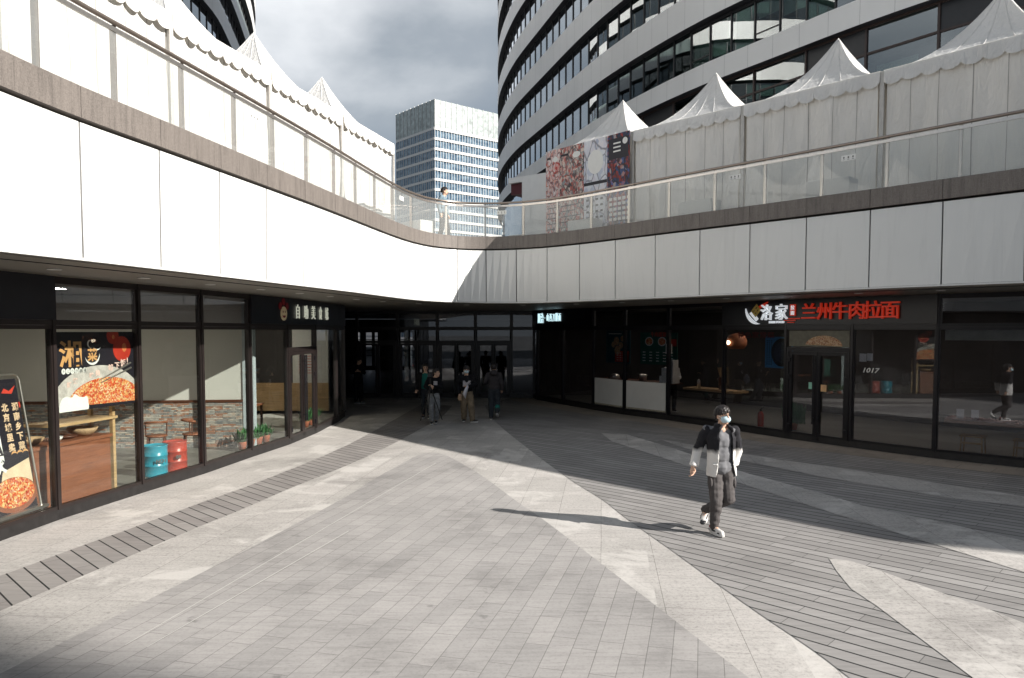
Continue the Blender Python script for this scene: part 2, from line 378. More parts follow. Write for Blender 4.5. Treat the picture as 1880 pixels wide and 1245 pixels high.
outer = G((890, 745), (910, 775), (971, 825), (1021.6, 863), (1055, 886.5), (1106, 918), (1152, 954), (1240, 1016), (1364.6, 1107), (1489, 1192), (1559, 1245))
outer = catmull(outer + [ext(outer[-1], outer[-2], 1.2), ext(outer[-1], outer[-2], 6)], 3)
RB = G((1089, 752.5), (1146, 761.5), (1226, 771.6), (1327, 787), (1440.5, 804.7), (1561, 821.6), (1715, 841.5), (1885, 860))
RP = [Vector((.87, 29.2, 0)), Vector((1.0, 28.4, 0)), Vector((1.85, 26.6, 0))] + RB + [Vector(p + (0,)) for p in ((11.5, 12.75), (13.1, 11.2), (14.8, 9.6), (16.6, 7.8), (18.6, 5.9), (20.8, 3.6), (24.5, .2))]
def offset(path, d):
    out = []
    for i, p in enumerate(path):
        t = (path[min(i + 1, len(path) - 1)] - path[max(i - 1, 0)]).normalized(); out.append(p + Vector((t.y, -t.x, 0)) * d)
    return out
walk = offset(RP, 1.0)
sheet('timber_deck', outer + [Vector((22.0, -6, 0))] + walk[::-1][1:], deckm, .005)
sheet('pavement', catmull(offset(RP, .02), 2) + catmull(walk, 2)[::-1], walkm, .007)
tri = G((1522, 1027), (1560, 1031), (1590.6, 1040.5), (1688, 1075.5), (1820, 1122), (1880, 1146)); tri2 = G((1781.5, 1243), (1664.6, 1155.4), (1610, 1114.5), (1563, 1083), (1536, 1050))
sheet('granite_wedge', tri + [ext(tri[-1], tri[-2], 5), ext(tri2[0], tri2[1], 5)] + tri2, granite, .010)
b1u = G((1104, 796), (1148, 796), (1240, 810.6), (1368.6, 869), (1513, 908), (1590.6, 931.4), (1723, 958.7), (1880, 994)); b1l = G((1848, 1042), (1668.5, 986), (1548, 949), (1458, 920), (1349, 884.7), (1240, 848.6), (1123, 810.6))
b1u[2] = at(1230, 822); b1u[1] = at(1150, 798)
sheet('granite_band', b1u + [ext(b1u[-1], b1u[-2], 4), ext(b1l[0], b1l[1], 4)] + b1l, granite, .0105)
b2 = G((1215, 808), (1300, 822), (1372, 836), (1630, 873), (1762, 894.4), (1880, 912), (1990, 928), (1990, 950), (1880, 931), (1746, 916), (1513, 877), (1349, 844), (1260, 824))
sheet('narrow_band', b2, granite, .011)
# fine border joints in the granite legs, thin steel drains in the slate
def line_on(name, path, w, m, z):
    A = offset(path, w / 2); B = offset(path, -w / 2)
    bm = MB().strip([(p.x, p.y, z) for p in A], [(p.x, p.y, z) for p in B]); return struct(bm.build(name, m))
M_drain = mat('pale_steel', (.52, .51, .49), .45, var=.1)
M_seam = mat('paving_seam', (.11, .105, .10), .9)
line_on('paving_joint', offset(outer, -.42), .009, M_seam, .003)
line_on('paving_joint', offset(catmull(re_, 3), .40), .009, M_seam, .003)
line_on('paving_joint', offset(catmull(le, 3), .33), .007, M_seam, .003)
line_on('paving_joint', offset(catmull(strip_lo, 3), -.24), .007, M_seam, .003)
line_on('paving_joint', offset(catmull(strip_up, 3), .26), .007, M_seam, .003)
for a, b in (((230, 1186), (800, 851)), ((270, 1190), (640, 976))):
    line_on('drain_channel', G(a, b), .010, M_drain, .010)

# ================================================================ canopy and terrace edge
fb_ = [(153, 478.6), (299, 495), (406, 507.6), (487.5, 517.9), (559.5, 525.6), (616, 532.5), (658, 537), (697, 543), (728, 547), (755, 550.5), (784, 553.6), (832, 555.6), (892, 556.4), (950.5, 557.4), (1003.7, 555.8), (1064, 553.5), (1128.7, 550.5), (1203, 547.9), (1284, 544), (1376, 539.4), (1478, 535.4), (1594, 530.8), (1728, 524.7), (1880, 519.4)]
ft_ = [(142.6, 223.5), (289, 275), (401.6, 318), (487.5, 346), (555.6, 370.7), (612.7, 392.5), (656.6, 411), (695.6, 427), (725.7, 438.7), (753.5, 449), (783, 458), (832, 461.4), (891, 461.4), (951, 459.6), (1003.7, 457), (1064, 449.5), (1130, 440.4), (1204, 432), (1285, 421.5), (1377, 411.7), (1481, 399.7), (1599, 385.6), (1734, 369.7), (1888, 352)]
co_ = [(146, 157), (294, 218), (406, 264.6), (491, 302.6), (559.5, 332), (616, 356.5), (660.5, 376), (699.5, 395), (727.8, 406.6), (755, 418), (786, 428.5), (833, 435), (892, 436), (951, 435), (1003.7, 430.3), (1063.6, 422.3), (1129, 414.4), (1203, 402.4), (1285.6, 391), (1377, 379), (1481, 364), (1599, 348.7), (1734, 328.7), (1880, 308)]
ZB, ZT, ZC, ZR, ZD = 3.48, 5.0, 5.4, 6.40, 5.28
def smooth1(P, k=1):
    for _ in range(k):
        P = [P[0]] + [P[i] * .6 + (P[i - 1] + P[i + 1]) * .2 for i in range(1, len(P) - 1)] + [P[-1]]
    return P
Tm = smooth1([Vector((*(V2(at(*a, ZT)) + V2(at(*b, ZC))) / 2, 0)) for a, b in zip(ft_, co_)], 3)
Bm = smooth1([Vector((*V2(at(*a, ZB)), 0)) for a in fb_], 3)
V3 = lambda *a: [Vector((x, y, 0)) for x, y in a]
TL = V3((-5.5, -6), (-5.48, -3), (-5.45, 0), (-5.38, 2.2), (-5.25, 4.2), (-5.1, 5.9), (-4.98, 7.15)); BL = V3((-5.7, -6), (-5.7, -3), (-5.68, 0), (-5.64, 2.4), (-5.54, 4.5), (-5.4, 6.1), (-5.22, 7.35))
TR = V3((9.45, 11.55), (10.4, 10.6), (11.4, 9.6), (12.4, 8.6), (13.5, 7.55), (14.7, 6.4), (16.2, 5.0), (18.0, 3.3), (20.0, 1.3), (22.2, -1.2), (24.5, -4.5), (25.5, -6)); BR = [p + Vector((.08, .08, 0)) for p in TR]
TP, BP = TL + Tm + TR, BL + Bm + BR
SUB = 4
TD, BD = catmull(TP, SUB), catmull(BP, SUB)
def normals(path):
    out = []
    for i in range(len(path)):
        t = (path[min(i + 1, len(path) - 1)] - path[max(i - 1, 0)]).normalized(); out.append(Vector((t.y, -t.x, 0)))
    return out
TN, BN = normals(TD), normals(BD)
def up(p, z): return Vector((p.x, p.y, z))
def sweep(rings, mi=0):
    mb = MB(); n = len(rings[0])
    for r in rings: mb.v += r
    for i in range(len(rings) - 1):
        for k in range(n):
            mb.f.append((i * n + k, i * n + (k + 1) % n, (i + 1) * n + (k + 1) % n, (i + 1) * n + k)); mb.m.append(mi)
    mb.f.append(tuple(range(n))); mb.f.append(tuple((len(rings) - 1) * n + k for k in range(n))); mb.m += [mi, mi]
    return mb
canopy = thing('terrace_canopy', 'curved white panelled canopy with grey stone coping wrapping round the sunken plaza', 'canopy', (0, 19, 3))
def shrink(pts, i0, i1, g):
    q = [p.copy() for p in pts[i0:i1 + 1]]
    a = (q[1] - q[0]).normalized(); b = (q[-2] - q[-1]).normalized(); q[0] += a * g; q[-1] += b * g; return q
for j in range(len(TP) - 1):
    i0, i1 = j * SUB, (j + 1) * SUB
    tq, bq = shrink(TD, i0, i1, .013), shrink(BD, i0, i1, .013)
    rings = []
    for k in range(SUB + 1):
        nt_, nb = TN[i0 + k], BN[i0 + k]
        rings.append([up(bq[k], ZB + .035), up(tq[k], ZT), up(tq[k] - nt_ * .04, ZT), up(bq[k] - nb * .04, ZB + .035)])
    sweep(rings).build('fascia_panel', M_white, canopy)
    tq = shrink(TD, i0, i1, .004)
    rings = []
    for k in range(SUB + 1):
        n = TN[i0 + k]; p = tq[k] + n * .03
        rings.append([up(p, ZT + .045), up(p, ZC - .012), up(p - n * .012, ZC), up(p - n * .42, ZC), up(p - n * .42, ZT + .045)])
    sweep(rings).build('coping_stone', M_coping, canopy)
sweep([[up(b - nb * .20, ZB + .02), up(t - n * .20, ZC - .02), up(t - n * .36, ZC - .02), up(b - nb * .36, ZB + .02)] for b, nb, t, n in zip(BD, BN, TD, TN)]).build('backing_wall', M_joint, canopy)
sweep([[up(b + nb * .012, ZB), up(b + nb * .012, ZB + .03), up(b - nb * .05, ZB + .03), up(b - nb * .05, ZB)] for b, nb in zip(BD, BN)]).build('drip_edge', M_white, canopy)
far_b = [(25.8, -6), (60, -6), (60, 120), (-4.5, 120), (-4.5, 50), (-14, 50), (-14, 120), (-70, 120), (-70, -6)]
bi = [b - nb * .05 for b, nb in zip(BD, BN)]
MB().poly([(p.x, p.y) for p in bi] + far_b, ZB - .02, ZB + .015).build('soffit', M_soffit, canopy)
ti = [t - n * .385 for t, n in zip(TD, TN)]
MB().poly([(p.x, p.y) for p in ti] + far_b, ZD - .3, ZD).build('terrace_slab', M_deckstone, canopy)
# a shadow gap that runs along the soffit, and the round downlights
sweep([[up(b - nb * .46, ZB - .028), up(b - nb * .46, ZB - .021), up(b - nb * .50, ZB - .021), up(b - nb * .50, ZB - .028)] for b, nb in zip(BD, BN)]).build('shadow_gap', M_joint, canopy)
M_lamp = mat('downlight_trim', (.75, .74, .70), .4)
for i in range(30, len(BD) - 44, 5):
    p = BD[i] - BN[i] * 1.05
    MB().lathe((p.x, p.y, ZB - .034), [(.085, 0), (.085, .01), (.06, .013), (.02, .013)], 16).build('downlight', M_lamp, canopy)

# ---------------------------------------------------------------- glass balustrade
bal = thing('glass_balustrade', 'glass balustrade with bronze handrail running along the stone coping of the terrace', 'balustrade', (0, 19, ZC))
rail_path = [up(t - n * .10, ZR) for t, n in zip(TD, TN)]
MB().tube([p + Vector((0, 0, -.03)) for p in rail_path], .033, 10, flat=.9).build('handrail', M_bronze, bal, smooth=True)
sweep([[up(t - n * .085, ZR - .14), up(t - n * .085, ZR - .085), up(t - n * .115, ZR - .085), up(t - n * .115, ZR - .14)] for t, n in zip(TD, TN)]).build('lower_rail', M_steel, bal)
lens = [0]
for a, b in zip(TD, TD[1:]): lens.append(lens[-1] + (b - a).length)
def along(s):
    for i in range(len(lens) - 1):
        if lens[i + 1] >= s or i == len(lens) - 2:
            f = (s - lens[i]) / (lens[i + 1] - lens[i]); t = TD[i].lerp(TD[i + 1], f); n = TN[i].lerp(TN[i + 1], f).normalized(); return t, n
def s_of_px(px):
    for i in range(28, len(TD) - 1):
        a = W_PX / 2 + F_PX * TD[i].x / TD[i].y; b = W_PX / 2 + F_PX * TD[i + 1].x / TD[i + 1].y
        if a <= px <= b: return lens[i] + (lens[i + 1] - lens[i]) * (px - a) / (b - a)
    return None
post_px = [88, 242, 361, 453, 521, 580, 629, 667, 701, 732, 765, 825, 891, 957, 1017, 1078, 1146, 1219, 1302, 1393, 1496, 1614, 1747]
ps = [s for s in (s_of_px(x) for x in post_px) if s is not None]
while ps[0] > 1.5: ps.insert(0, ps[0] - 1.15)
while ps[-1] < lens[-1] - 1.5: ps.append(ps[-1] + 1.15)
M_label = mat('white_label', (.72, .72, .70), .5); M_ink = mat('grey_ink', (.10, .10, .10), .6)
for i, s in enumerate(ps):
    t, n = along(s); F = Fr((t.x, t.y, 0), (-n.y, n.x))
    b = MB().fb(F, -.028, .028, ZC, ZR - .05, -.175, -.125); b.fb(F, -.05, .05, ZC, ZC + .012, -.2, -.10)
    b.build('post', M_bronze if t.x < -2.3 else M_steel, bal)
    if i + 1 < len(ps):
        s2 = ps[i + 1]; k = max(2, int((s2 - s) / .28)); ring = []
        for q in range(k + 1):
            tt, nn = along(s + .012 + (s2 - s - .024) * q / k); o1 = tt - nn * .094; o2 = tt - nn * .106
            ring.append([up(o1, ZC + .02), up(o1, ZR - .145), up(o2, ZR - .145), up(o2, ZC + .02)])
        pane = sweep(ring).build('pane', M_glassB, bal)
        px = W_PX / 2 + F_PX * t.x / max(t.y, .5)
        if any(abs(px - q) < 6 for q in (88, 453, 667, 732, 891, 1302, 1496)):
            tt, nn = along((s + s2) / 2 - .08); F2 = Fr((tt.x, tt.y, 0), (-nn.y, nn.x)); z = ZR - .30
            L = MB().fb(F2, -.14, .14, z - .055, z + .055, -.092, -.089)
            for q in (-.09, 0, .09):
                L.disc(F2, q, z + .01, .016, .02, -.0888, -.0875, 12, 1); L.fb(F2, q - .02, q + .02, z - .035, z - .025, -.0888, -.0875, 1)
            lo = L.build('sticker', [M_label, M_ink], pane); lo.location = -Vector((0, 0, 0))

# ================================================================ shop fronts
def front_bay(parent, a, b, upper, lower, glassm, fm, first=True, last=False, top=3.44):
    F = frame_between(a, b); L = (Vector(b) - Vector(a)).length
    MB().fb(F, 0, L, 0.0, .15, -.10, .03).build('plinth', M_plinth, parent)
    mu = MB().fb(F, -.029, .029, .15, top, -.08, .050)
    if last: mu.fb(F, L - .029, L + .029, .15, top, -.08, .050)
    mu.build('mullion', fm, parent)
    if lower == 'glass':
        w = MB(); w.fb(F, .029, L - .029, .15, .20, -.05, .034); w.fb(F, .029, L - .029, 2.70, 2.755, -.05, .034)
        w.fb(F, .029, .052, .20, 2.70, -.04, .026); w.fb(F, L - .052, L - .029, .20, 2.70, -.04, .026)
        wo_ = w.build('window', fm, parent)
        MB().fb(F, .052, L - .052, .20, 2.70, -.012, .0).build('pane', glassm, wo_)
    elif lower == 'solid':
        MB().fb(F, .04, L - .04, .15, 2.72, -.06, .02).build('wall_panel', M_black, parent)
    elif lower == 'door':
        tw = MB(); tw.fb(F, .04, L - .04, 2.70, 2.76, -.06, .04); tw.fb(F, .04, L - .04, 2.18, 2.28, -.06, .045); tw.fb(F, .04, .10, .15, 2.18, -.06, .05); tw.fb(F, L - .10, L - .04, .15, 2.18, -.06, .05)
        to = tw.build('door_frame', fm, parent)
        MB().fb(F, .07, L - .07, 2.285, 2.695, -.012, 0).build('pane', glassm, to)
        for s in (0, 1):
            u0, u1 = (.10, L / 2 - .004) if s == 0 else (L / 2 + .004, L - .10)
            d = MB(); st = .085 if L > 1.2 else .06
            d.fb(F, u0, u0 + st, .06, 2.175, -.03, .03); d.fb(F, u1 - st, u1, .06, 2.175, -.03, .03)
            d.fb(F, u0 + st, u1 - st, .06, .20, -.028, .028); d.fb(F, u0 + st, u1 - st, 2.09, 2.175, -.028, .028)
            dl = d.build('door', fm, parent)
            MB().fb(F, u0 + st, u1 - st, .20, 2.09, -.01, .0).build('pane', glassm, dl)
            hu = u1 - st / 2 - .01 if s == 0 else u0 + st / 2 + .01
            h = MB().tube([F.p(hu, .45, .10), F.p(hu, 2.08, .10)], .017, 10)
            for z in (.6, 1.93): h.tube([F.p(hu, z, .025), F.p(hu, z, .10)], .011, 8)
            h.build('handle', M_frame2, dl)
            hg = u0 + .02 if s == 0 else u1 - .02
            hm = MB()
            for z in (.28, 1.5, 1.92): hm.fb(F, hg - .035, hg + .035, z, z + .11, .03, .06)
            hm.build('hinge', M_frame2, dl)
    if upper == 'glass':
        w = MB(); w.fb(F, .029, L - .029, 2.757, 2.83, -.05, .038); w.fb(F, .029, L - .029, 3.34, top, -.05, .038)
        w.fb(F, .029, .065, 2.83, 3.34, -.04, .026); w.fb(F, L - .065, L - .029, 2.83, 3.34, -.04, .026)
        wo_ = w.build('transom_window', fm, parent)
        MB().fb(F, .065, L - .065, 2.83, 3.34, -.012, 0).build('pane', M_glassR, wo_)
    elif upper == 'solid':
        w = MB(); w.fb(F, .029, L - .029, 2.757, 2.828, -.05, .038); w.build('transom', fm, parent)
    return F, L
LB = G((106, 954), (260, 904.6), (374, 869.5), (461, 839), (530, 816), (580, 795), (618, 775))
LP = V3((-7.35, -6), (-7.3, -2), (-7.2, 1.0), (-7.1, 3.2), (-6.95, 5.0), (-6.79, 6.75), (-6.62, 8.5)) + LB + V3((-5.25, 22.9), (-5.8, 24.3), (-7.3, 26.5), (-7.3, 29.2))
left_front = thing('storefront', 'sunlit bronze framed glass shop front curving along the left side of the plaza', 'shop front', (-6, 15, 0))
LF = []
n0 = 6
for i in range(len(LP) - 1):
    lo = 'door' if i == n0 + 5 else ('solid' if i >= n0 + 8 or i < 3 else 'glass')
    u = 'glass' if i in (n0 + 1, n0 + 2, n0 + 3) or i in (n0 - 1, n0 - 2) else 'solid'
    LF.append(front_bay(left_front, LP[i], LP[i + 1], u, lo, M_glassL, M_frame, last=(i == len(LP) - 2)))
def sign_board(parent, pts, w=.035, z0=2.83, z1=3.44, name='sign_panel'):
    for a, b in zip(pts, pts[1:]):
        F = frame_between(a, b); L = (Vector(b) - Vector(a)).length
        MB().fb(F, -.002, L + .002, z0, z1, -.05, w).build(name, M_black, parent)
sign_board(left_front, LP[n0 + 4:n0 + 11], .07); sign_board(left_front, LP[n0 - 0:n0 + 2], .07); sign_board(left_front, LP[0:n0 - 1], .07)
right_front = thing('storefront', 'shaded dark framed glass shop front curving along the right side of the plaza', 'shop front', (6, 18, 0))
RF = []
for i in range(len(RP) - 1):
    lo = 'door' if i == 7 else ('solid' if i >= 13 else 'glass')
    u = 'glass' if i in (3, 4, 5, 9, 10) else 'solid'
    RF.append(front_bay(right_front, RP[i], RP[i + 1], u, lo, M_glassR, M_frame2, last=(i == len(RP) - 2)))
sign_board(right_front, RP[0:4], .07); sign_board(right_front, RP[6:10], .07); sign_board(right_front, RP[11:], .07)
# the row of doors at the back of the passage
back = thing('entrance_doors', 'row of dark framed glass double doors in the shade under the canopy', 'doors', (-3.2, 29.2, 0))
bx = [-7.3, -6.14, -4.54, -2.96, -1.45, -.02, .87]
for i, (a, b) in enumerate(zip(bx, bx[1:])):
    front_bay(back, (a, 29.2, 0), (b, 29.2, 0), 'glass', 'door' if 0 < i < 5 else 'glass', M_glassR, M_frame2, last=(i == 5))

# ================================================================ rooms behind the glass
M_tile = mat('room_floor', (.16, .155, .14), .35, var=.2, scale=1.2)
M_wallb = mat('beige_wall', (.62, .60, .565), .85, var=.05, scale=.8)
M_wallw = mat('white_wall', (.70, .69, .66), .8, var=.04, scale=.8)
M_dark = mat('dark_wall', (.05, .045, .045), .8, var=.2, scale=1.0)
M_wood = None
def woodmat(name, c, scale=1.0, rough=.45, axis=(1, 1, 14)):
    m, nt, bs = new_mat(name)
    n = N(nt, 'ShaderNodeTexNoise', Scale=2.2 * scale, Detail=6, Roughness=.65, Distortion=.4); nt.links.new(vec(nt, 'Object', axis), n.inputs['Vector'])
    nt.links.new(ramp(nt, n.outputs['Fac'], [(.25, tuple(x * .62 for x in c)), (.55, c), (.8, tuple(x * 1.3 for x in c))]), bs.inputs['Base Color'])
    bs.inputs['Roughness'].default_value = rough; return m
M_wood = woodmat('brown_wood', (.24, .085, .04)); M_woodl = woodmat('pale_wood', (.50, .33, .17)); M_wood2 = woodmat('dark_wood', (.11, .04, .022), 3)
M_red = mat('red_paint', (.40, .05, .03), .35, var=.1); M_blue = mat('turquoise_paint', (.02, .26, .36), .3, var=.08)
M_paper = mat('white_paper', (.76, .75, .72), .7, var=.03); M_gold = mat('gold_print', (.62, .33, .13), .45, var=.08)
M_redp = mat('red_print', (.55, .05, .03), .5, var=.1); M_navy = mat('navy_print', (.012, .010, .016), .5, var=.15)
M_cyan = mat('blue_print', (.06, .27, .52), .5, var=.06); M_green = mat('green_print', (.01, .10, .075), .5, var=.1); M_teal = mat('teal_print', (.01, .075, .095), .5, var=.1)
def foodmat(name, cols, scale=30, dim=1.0):
    m, nt, bs = new_mat(name)
    v = N(nt, 'ShaderNodeTexVoronoi', Scale=scale, Randomness=1.0); nt.links.new(vec(nt), v.inputs['Vector'])
    n = N(nt, 'ShaderNodeTexNoise', Scale=scale * .16, Detail=4); nt.links.new(vec(nt), n.inputs['Vector'])
    s = N(nt, 'ShaderNodeSeparateColor'); nt.links.new(v.outputs['Color'], s.inputs[0])
    k = mixc(nt, .45, s.outputs[0], n.outputs['Fac'])
    k = len(cols) and ramp(nt, k, [(.2 + .6 * i / max(1, len(cols) - 1), tuple(x * dim for x in c)) for i, c in enumerate(cols)])
    nt.links.new(k, bs.inputs['Base Color']); bs.inputs['Roughness'].default_value = .5; return m
M_food = foodmat('spicy_food_print', [(.30, .03, .01), (.58, .07, .02), (.62, .18, .05), (.70, .52, .22), (.45, .05, .02), (.74, .62, .40)], 42)
M_noodle = foodmat('noodle_print', [(.30, .12, .05), (.55, .30, .14), (.66, .50, .32), (.35, .10, .05)], 40)
M_pan = mat('pan_print', (.50, .46, .43), .5, var=.25, scale=10)
def room(name, outer, inner, z0=.02, z1=3.44, wall_m=None):
    pass
LPin = offset(LP, -.16)
struct(MB().poly([(p.x, p.y) for p in LPin[1:14]] + [(-13, 22), (-13, -2)], .0, .10).build('shop_floor', M_tile))
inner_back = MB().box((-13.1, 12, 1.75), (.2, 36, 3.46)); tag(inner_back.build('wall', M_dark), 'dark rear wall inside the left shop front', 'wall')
part = thing('wall', 'beige cross wall with a ledgestone lower half inside the left restaurant', 'wall', (-9, 16.2, 0))
A_, B_ = Vector((-12.9, 15.55, 0)), Vector((-5.98, 16.3, 0)); FW = frame_between(A_, B_); LW = (B_ - A_).length
MB().fb(FW, 0, LW, .1, 3.44, -.2, 0).build('plaster', M_wallb, part)
m, nt, bs = new_mat('ledgestone')
b = N(nt, 'ShaderNodeTexBrick', Scale=1); b.offset = .37; b.inputs['Brick Width'].default_value = .27; b.inputs['Row Height'].default_value = .036; b.squash = 1.6; b.squash_frequency = 3; b.inputs['Mortar Size'].default_value = .003
b.inputs['Color1'].default_value = (0, 0, 0, 1); b.inputs['Color2'].default_value = (1, 1, 1, 1); b.inputs['Mortar'].default_value = (0, 0, 0, 1)
vv = vec(nt, 'Object', (1, 1, 1), 0, R(-90)); nt.links.new(vv, b.inputs['Vector'])
nn = N(nt, 'ShaderNodeTexNoise', Scale=5, Detail=4); nt.links.new(vec(nt), nn.inputs['Vector'])
k = mixc(nt, .55, b.outputs['Color'], nn.outputs['Fac'])
c = ramp(nt, k, [(.15, (.10, .10, .105)), (.34, (.34, .33, .32)), (.44, (.36, .15, .08)), (.52, (.56, .51, .45)), (.62, (.17, .18, .19)), (.72, (.44, .40, .36)), (.85, (.42, .22, .13))])
c = mixc(nt, b.outputs['Fac'], c, (.05, .045, .04)); nt.links.new(c, bs.inputs['Base Color']); bs.inputs['Roughness'].default_value = .85
bump(nt, bs, k, .9, .03)
M_ledge = m
MB().fb(FW, 0, LW - .02, .1, 1.10, .003, .05).build('stone_cladding', M_ledge, part)
MB().fb(FW, 0, LW, 1.10, 1.15, .003, .065).build('ledge', M_wood2, part)
MB().fb(FW, LW + .003, LW + .24, .1, 3.44, -.2, .03).build('end_post', mat('pale_blue_paint', (.45, .50, .53), .6), part)
# food court behind that wall
tag(MB().fb(Fr((-12.9, 23.6, 0), (1, 0)), 5.85, 7.0, .1, 3.44, -.2, 0).build('wall', M_wallw), 'white end wall seen through the food court window beside its door', 'wall')
fcF = Fr((-12.9, 23.6, 0), (1, 0))
tag(MB().fb(Fr((-12.9, 23.6, 0), (1, 0)), 0, 5.845, .1, 3.44, -.2, 0).build('wall', M_dark), 'dark wall deep in the food court left of the white notice wall', 'wall')
tag(MB().fb(Fr((-12.9, 21.0, 0), (1, 0)), 5.05, 5.15, .1, 2.4, -.1, 0).fb(Fr((-12.9, 21.0, 0), (1, 0)), 3.9, 5.15, 2.4, 2.55, -.1, 0).fb(Fr((-12.9, 21.0, 0), (1, 0)), 3.9, 4.0, .1, 2.4, -.1, 0).build('door_surround', mat('pale_green_frame', (.32, .37, .34), .5)), 'pale inner door surround inside the food court', 'doorway')
wb = thing('notice', 'white notice with a red heading on the food court wall', 'notice', fcF.p(6.3, 1.5, .02))
nb = MB().fb(fcF, 5.95, 6.65, 1.15, 2.05, .002, .012); nb.build('sheet', M_paper, wb)
nb = MB().fb(fcF, 5.95, 6.65, 1.95, 2.05, .0125, .016)
for k in range(7): nb.fb(fcF, 6.05, 6.55 - .05 * (k % 3), 1.85 - k * .09, 1.87 - k * .09, .0125, .015)
nb.build('print', M_redp, wb)
tag(MB().fb(fcF, 4.2, 7.0, .1, 1.0, .003, .03).build('wainscot', M_woodl), 'pale wooden panelling low on the food court wall', 'panelling')
# ---- restaurant fittings
def pane_frame(i): return LF[i][0], LF[i][1]
F0, L0 = pane_frame(n0)          # bay left of first measured post
F1, L1 = pane_frame(n0 + 1)      # poster bay
F2, L2 = pane_frame(n0 + 2)
F3, L3 = pane_frame(n0 + 3)
F4, L4 = pane_frame(n0 + 4)
ctr = thing('counter', 'brown wooden counter standing behind the poster window of the left restaurant', 'counter', F1.p(.9, .1, -.5))
MB().fb(F1, -.10, 1.42, .10, .98, -.85, -.28).build('body', M_wood, ctr)
MB().fb(F1, -.12, 1.44, .98, 1.03, -.90, -.25).build('top', M_wood, ctr)
tag(MB().fb(F1, 1.50, 1.56, .1, 1.55, -.75, -.69).fb(F1, 1.50, 1.56, .1, 1.55, -.35, -.29).fb(F1, .3, 1.58, 1.26, 1.30, -.80, -.26).build('shelf', M_woodl), 'pale wooden shelf frame standing at the end of the brown counter', 'shelf')
M_bask = mat('wicker', (.42, .28, .16), .8, var=.3, scale=40)
def basket(u, w, r, lab, nm='basket', m=None, h=.10):
    p = F1.p(u, 1.03, w)
    t = MB().lathe(p, [(r * .55, 0), (r * .9, h * .6), (r, h), (r * .92, h), (r * .82, h * .6), (r * .45, .015)], 20).build(nm, m or M_bask, None, smooth=True)
    return tag(t, lab, nm.replace('_', ' '))
basket(.14, -.55, .19, 'round wicker basket at the near end of the counter'); basket(1.12, -.52, .22, 'wide shallow wicker tray at the far end of the counter', h=.13)
basket(.50, -.45, .10, 'small white bowl between the wicker baskets on the counter', 'bowl', M_paper, .07); basket(.78, -.52, .16, 'dark shallow dish beside the wide wicker tray', 'dish', M_wood2, .05)
# poster on the inside of the glass
pz0, pz1, pw = 1.50, 2.66, -.045
post = thing('poster', 'restaurant window poster with gold lettering red lanterns and a pan of chilli food', 'poster', F1.p(.9, 2.1, pw))
MB().fb(F1, .13, 1.73, pz0, pz1, pw - .012, pw).build('board', M_navy, post)
W0, PW_ = .13, 1.60
def clipped(pts):                # keep an outline inside the sheet
    return [(min(max(u, W0 + .003), W0 + PW_ - .003), min(max(v, pz0 + .003), pz1 - .003)) for u, v in pts]
def ellpts(cu, cv, ru, rv, n=40, a0=0, a1=2 * math.pi): return [(cu + ru * math.cos(a0 + (a1 - a0) * k / n), cv + rv * math.sin(a0 + (a1 - a0) * k / n)) for k in range(n)]
pan = [(u, v) for u, v in ellpts(W0 + .80, pz0 + .05, .95, .60, 60, 0, math.pi)]
MB().fpoly(F1, clipped(pan), pw + .0005, pw + .002).build('pan', M_pan, post)
food = ellpts(W0 + .95, pz0 + .04, .80, .42, 40, 0, math.pi)
MB().fpoly(F1, clipped(food), pw + .0025, pw + .004).build('food', M_food, post)
MB().fpoly(F1, clipped([(u + .03 * math.sin(u * 23), v + .025 * math.sin(u * 31)) for u, v in ellpts(W0 + .30, pz0 + .06, .30, .17, 36)]), pw + .0045, pw + .006).build('fish', M_paper, post)
lb = MB(); lb.fpoly(F1, clipped(ellpts(W0 + 1.32, pz1 - .27, .20, .20)), pw + .0005, pw + .002); lb.fpoly(F1, clipped(ellpts(W0 + 1.12, pz1 - .06, .13, .13)), pw + .0005, pw + .0018)
lb.build('lantern', mat('lantern_print', (.42, .03, .015), .5, var=.2, scale=4), post)
lg = MB(); lg.disc(F1, W0 + 1.37, pz1 - .25, .05, .07, pw + .0022, pw + .0028); lg.disc(F1, W0 + 1.13, pz1 - .08, .03, .035, pw + .0022, pw + .0028); lg.build('lantern_glow', mat('lantern_core_print', (.60, .17, .06), .5, var=.25, scale=9), post)
sp_ = MB()
sp_.tube([F1.p(W0 + .80, pz0 + .42, pw + .008), F1.p(W0 + 1.50, pz0 + .66, pw + .008)], [.007, .016], 6); sp_.tube([F1.p(W0 + .83, pz0 + .38, pw + .008), F1.p(W0 + 1.51, pz0 + .58, pw + .008)], [.007, .016], 6)
sp_.build('chopsticks', M_steel, post)
text_mesh('湘', .40, F1, W0 + .03, pz1 - .47, pw + .001, .001, .008, 1.15).build('lettering', M_gold, post)
text_mesh('菜', .20, F1, W0 + .58, pz1 - .42, pw + .001, .001, .006).build('lettering', M_gold, post)
arc = MB()
def arcband(mb, F, cu, cv, r, w, a0, a1, w0, w1, n=14):
    o = [(cu + r * math.cos(a0 + (a1 - a0) * k / n), cv + r * math.sin(a0 + (a1 - a0) * k / n)) for k in range(n + 1)]
    i = [(cu + (r - w * math.sin(math.pi * k / n)) * math.cos(a0 + (a1 - a0) * k / n), cv + (r - w * math.sin(math.pi * k / n)) * math.sin(a0 + (a1 - a0) * k / n)) for k in range(n, -1, -1)]
    return mb.fpoly(F, o + i[1:-1], w0, w1)
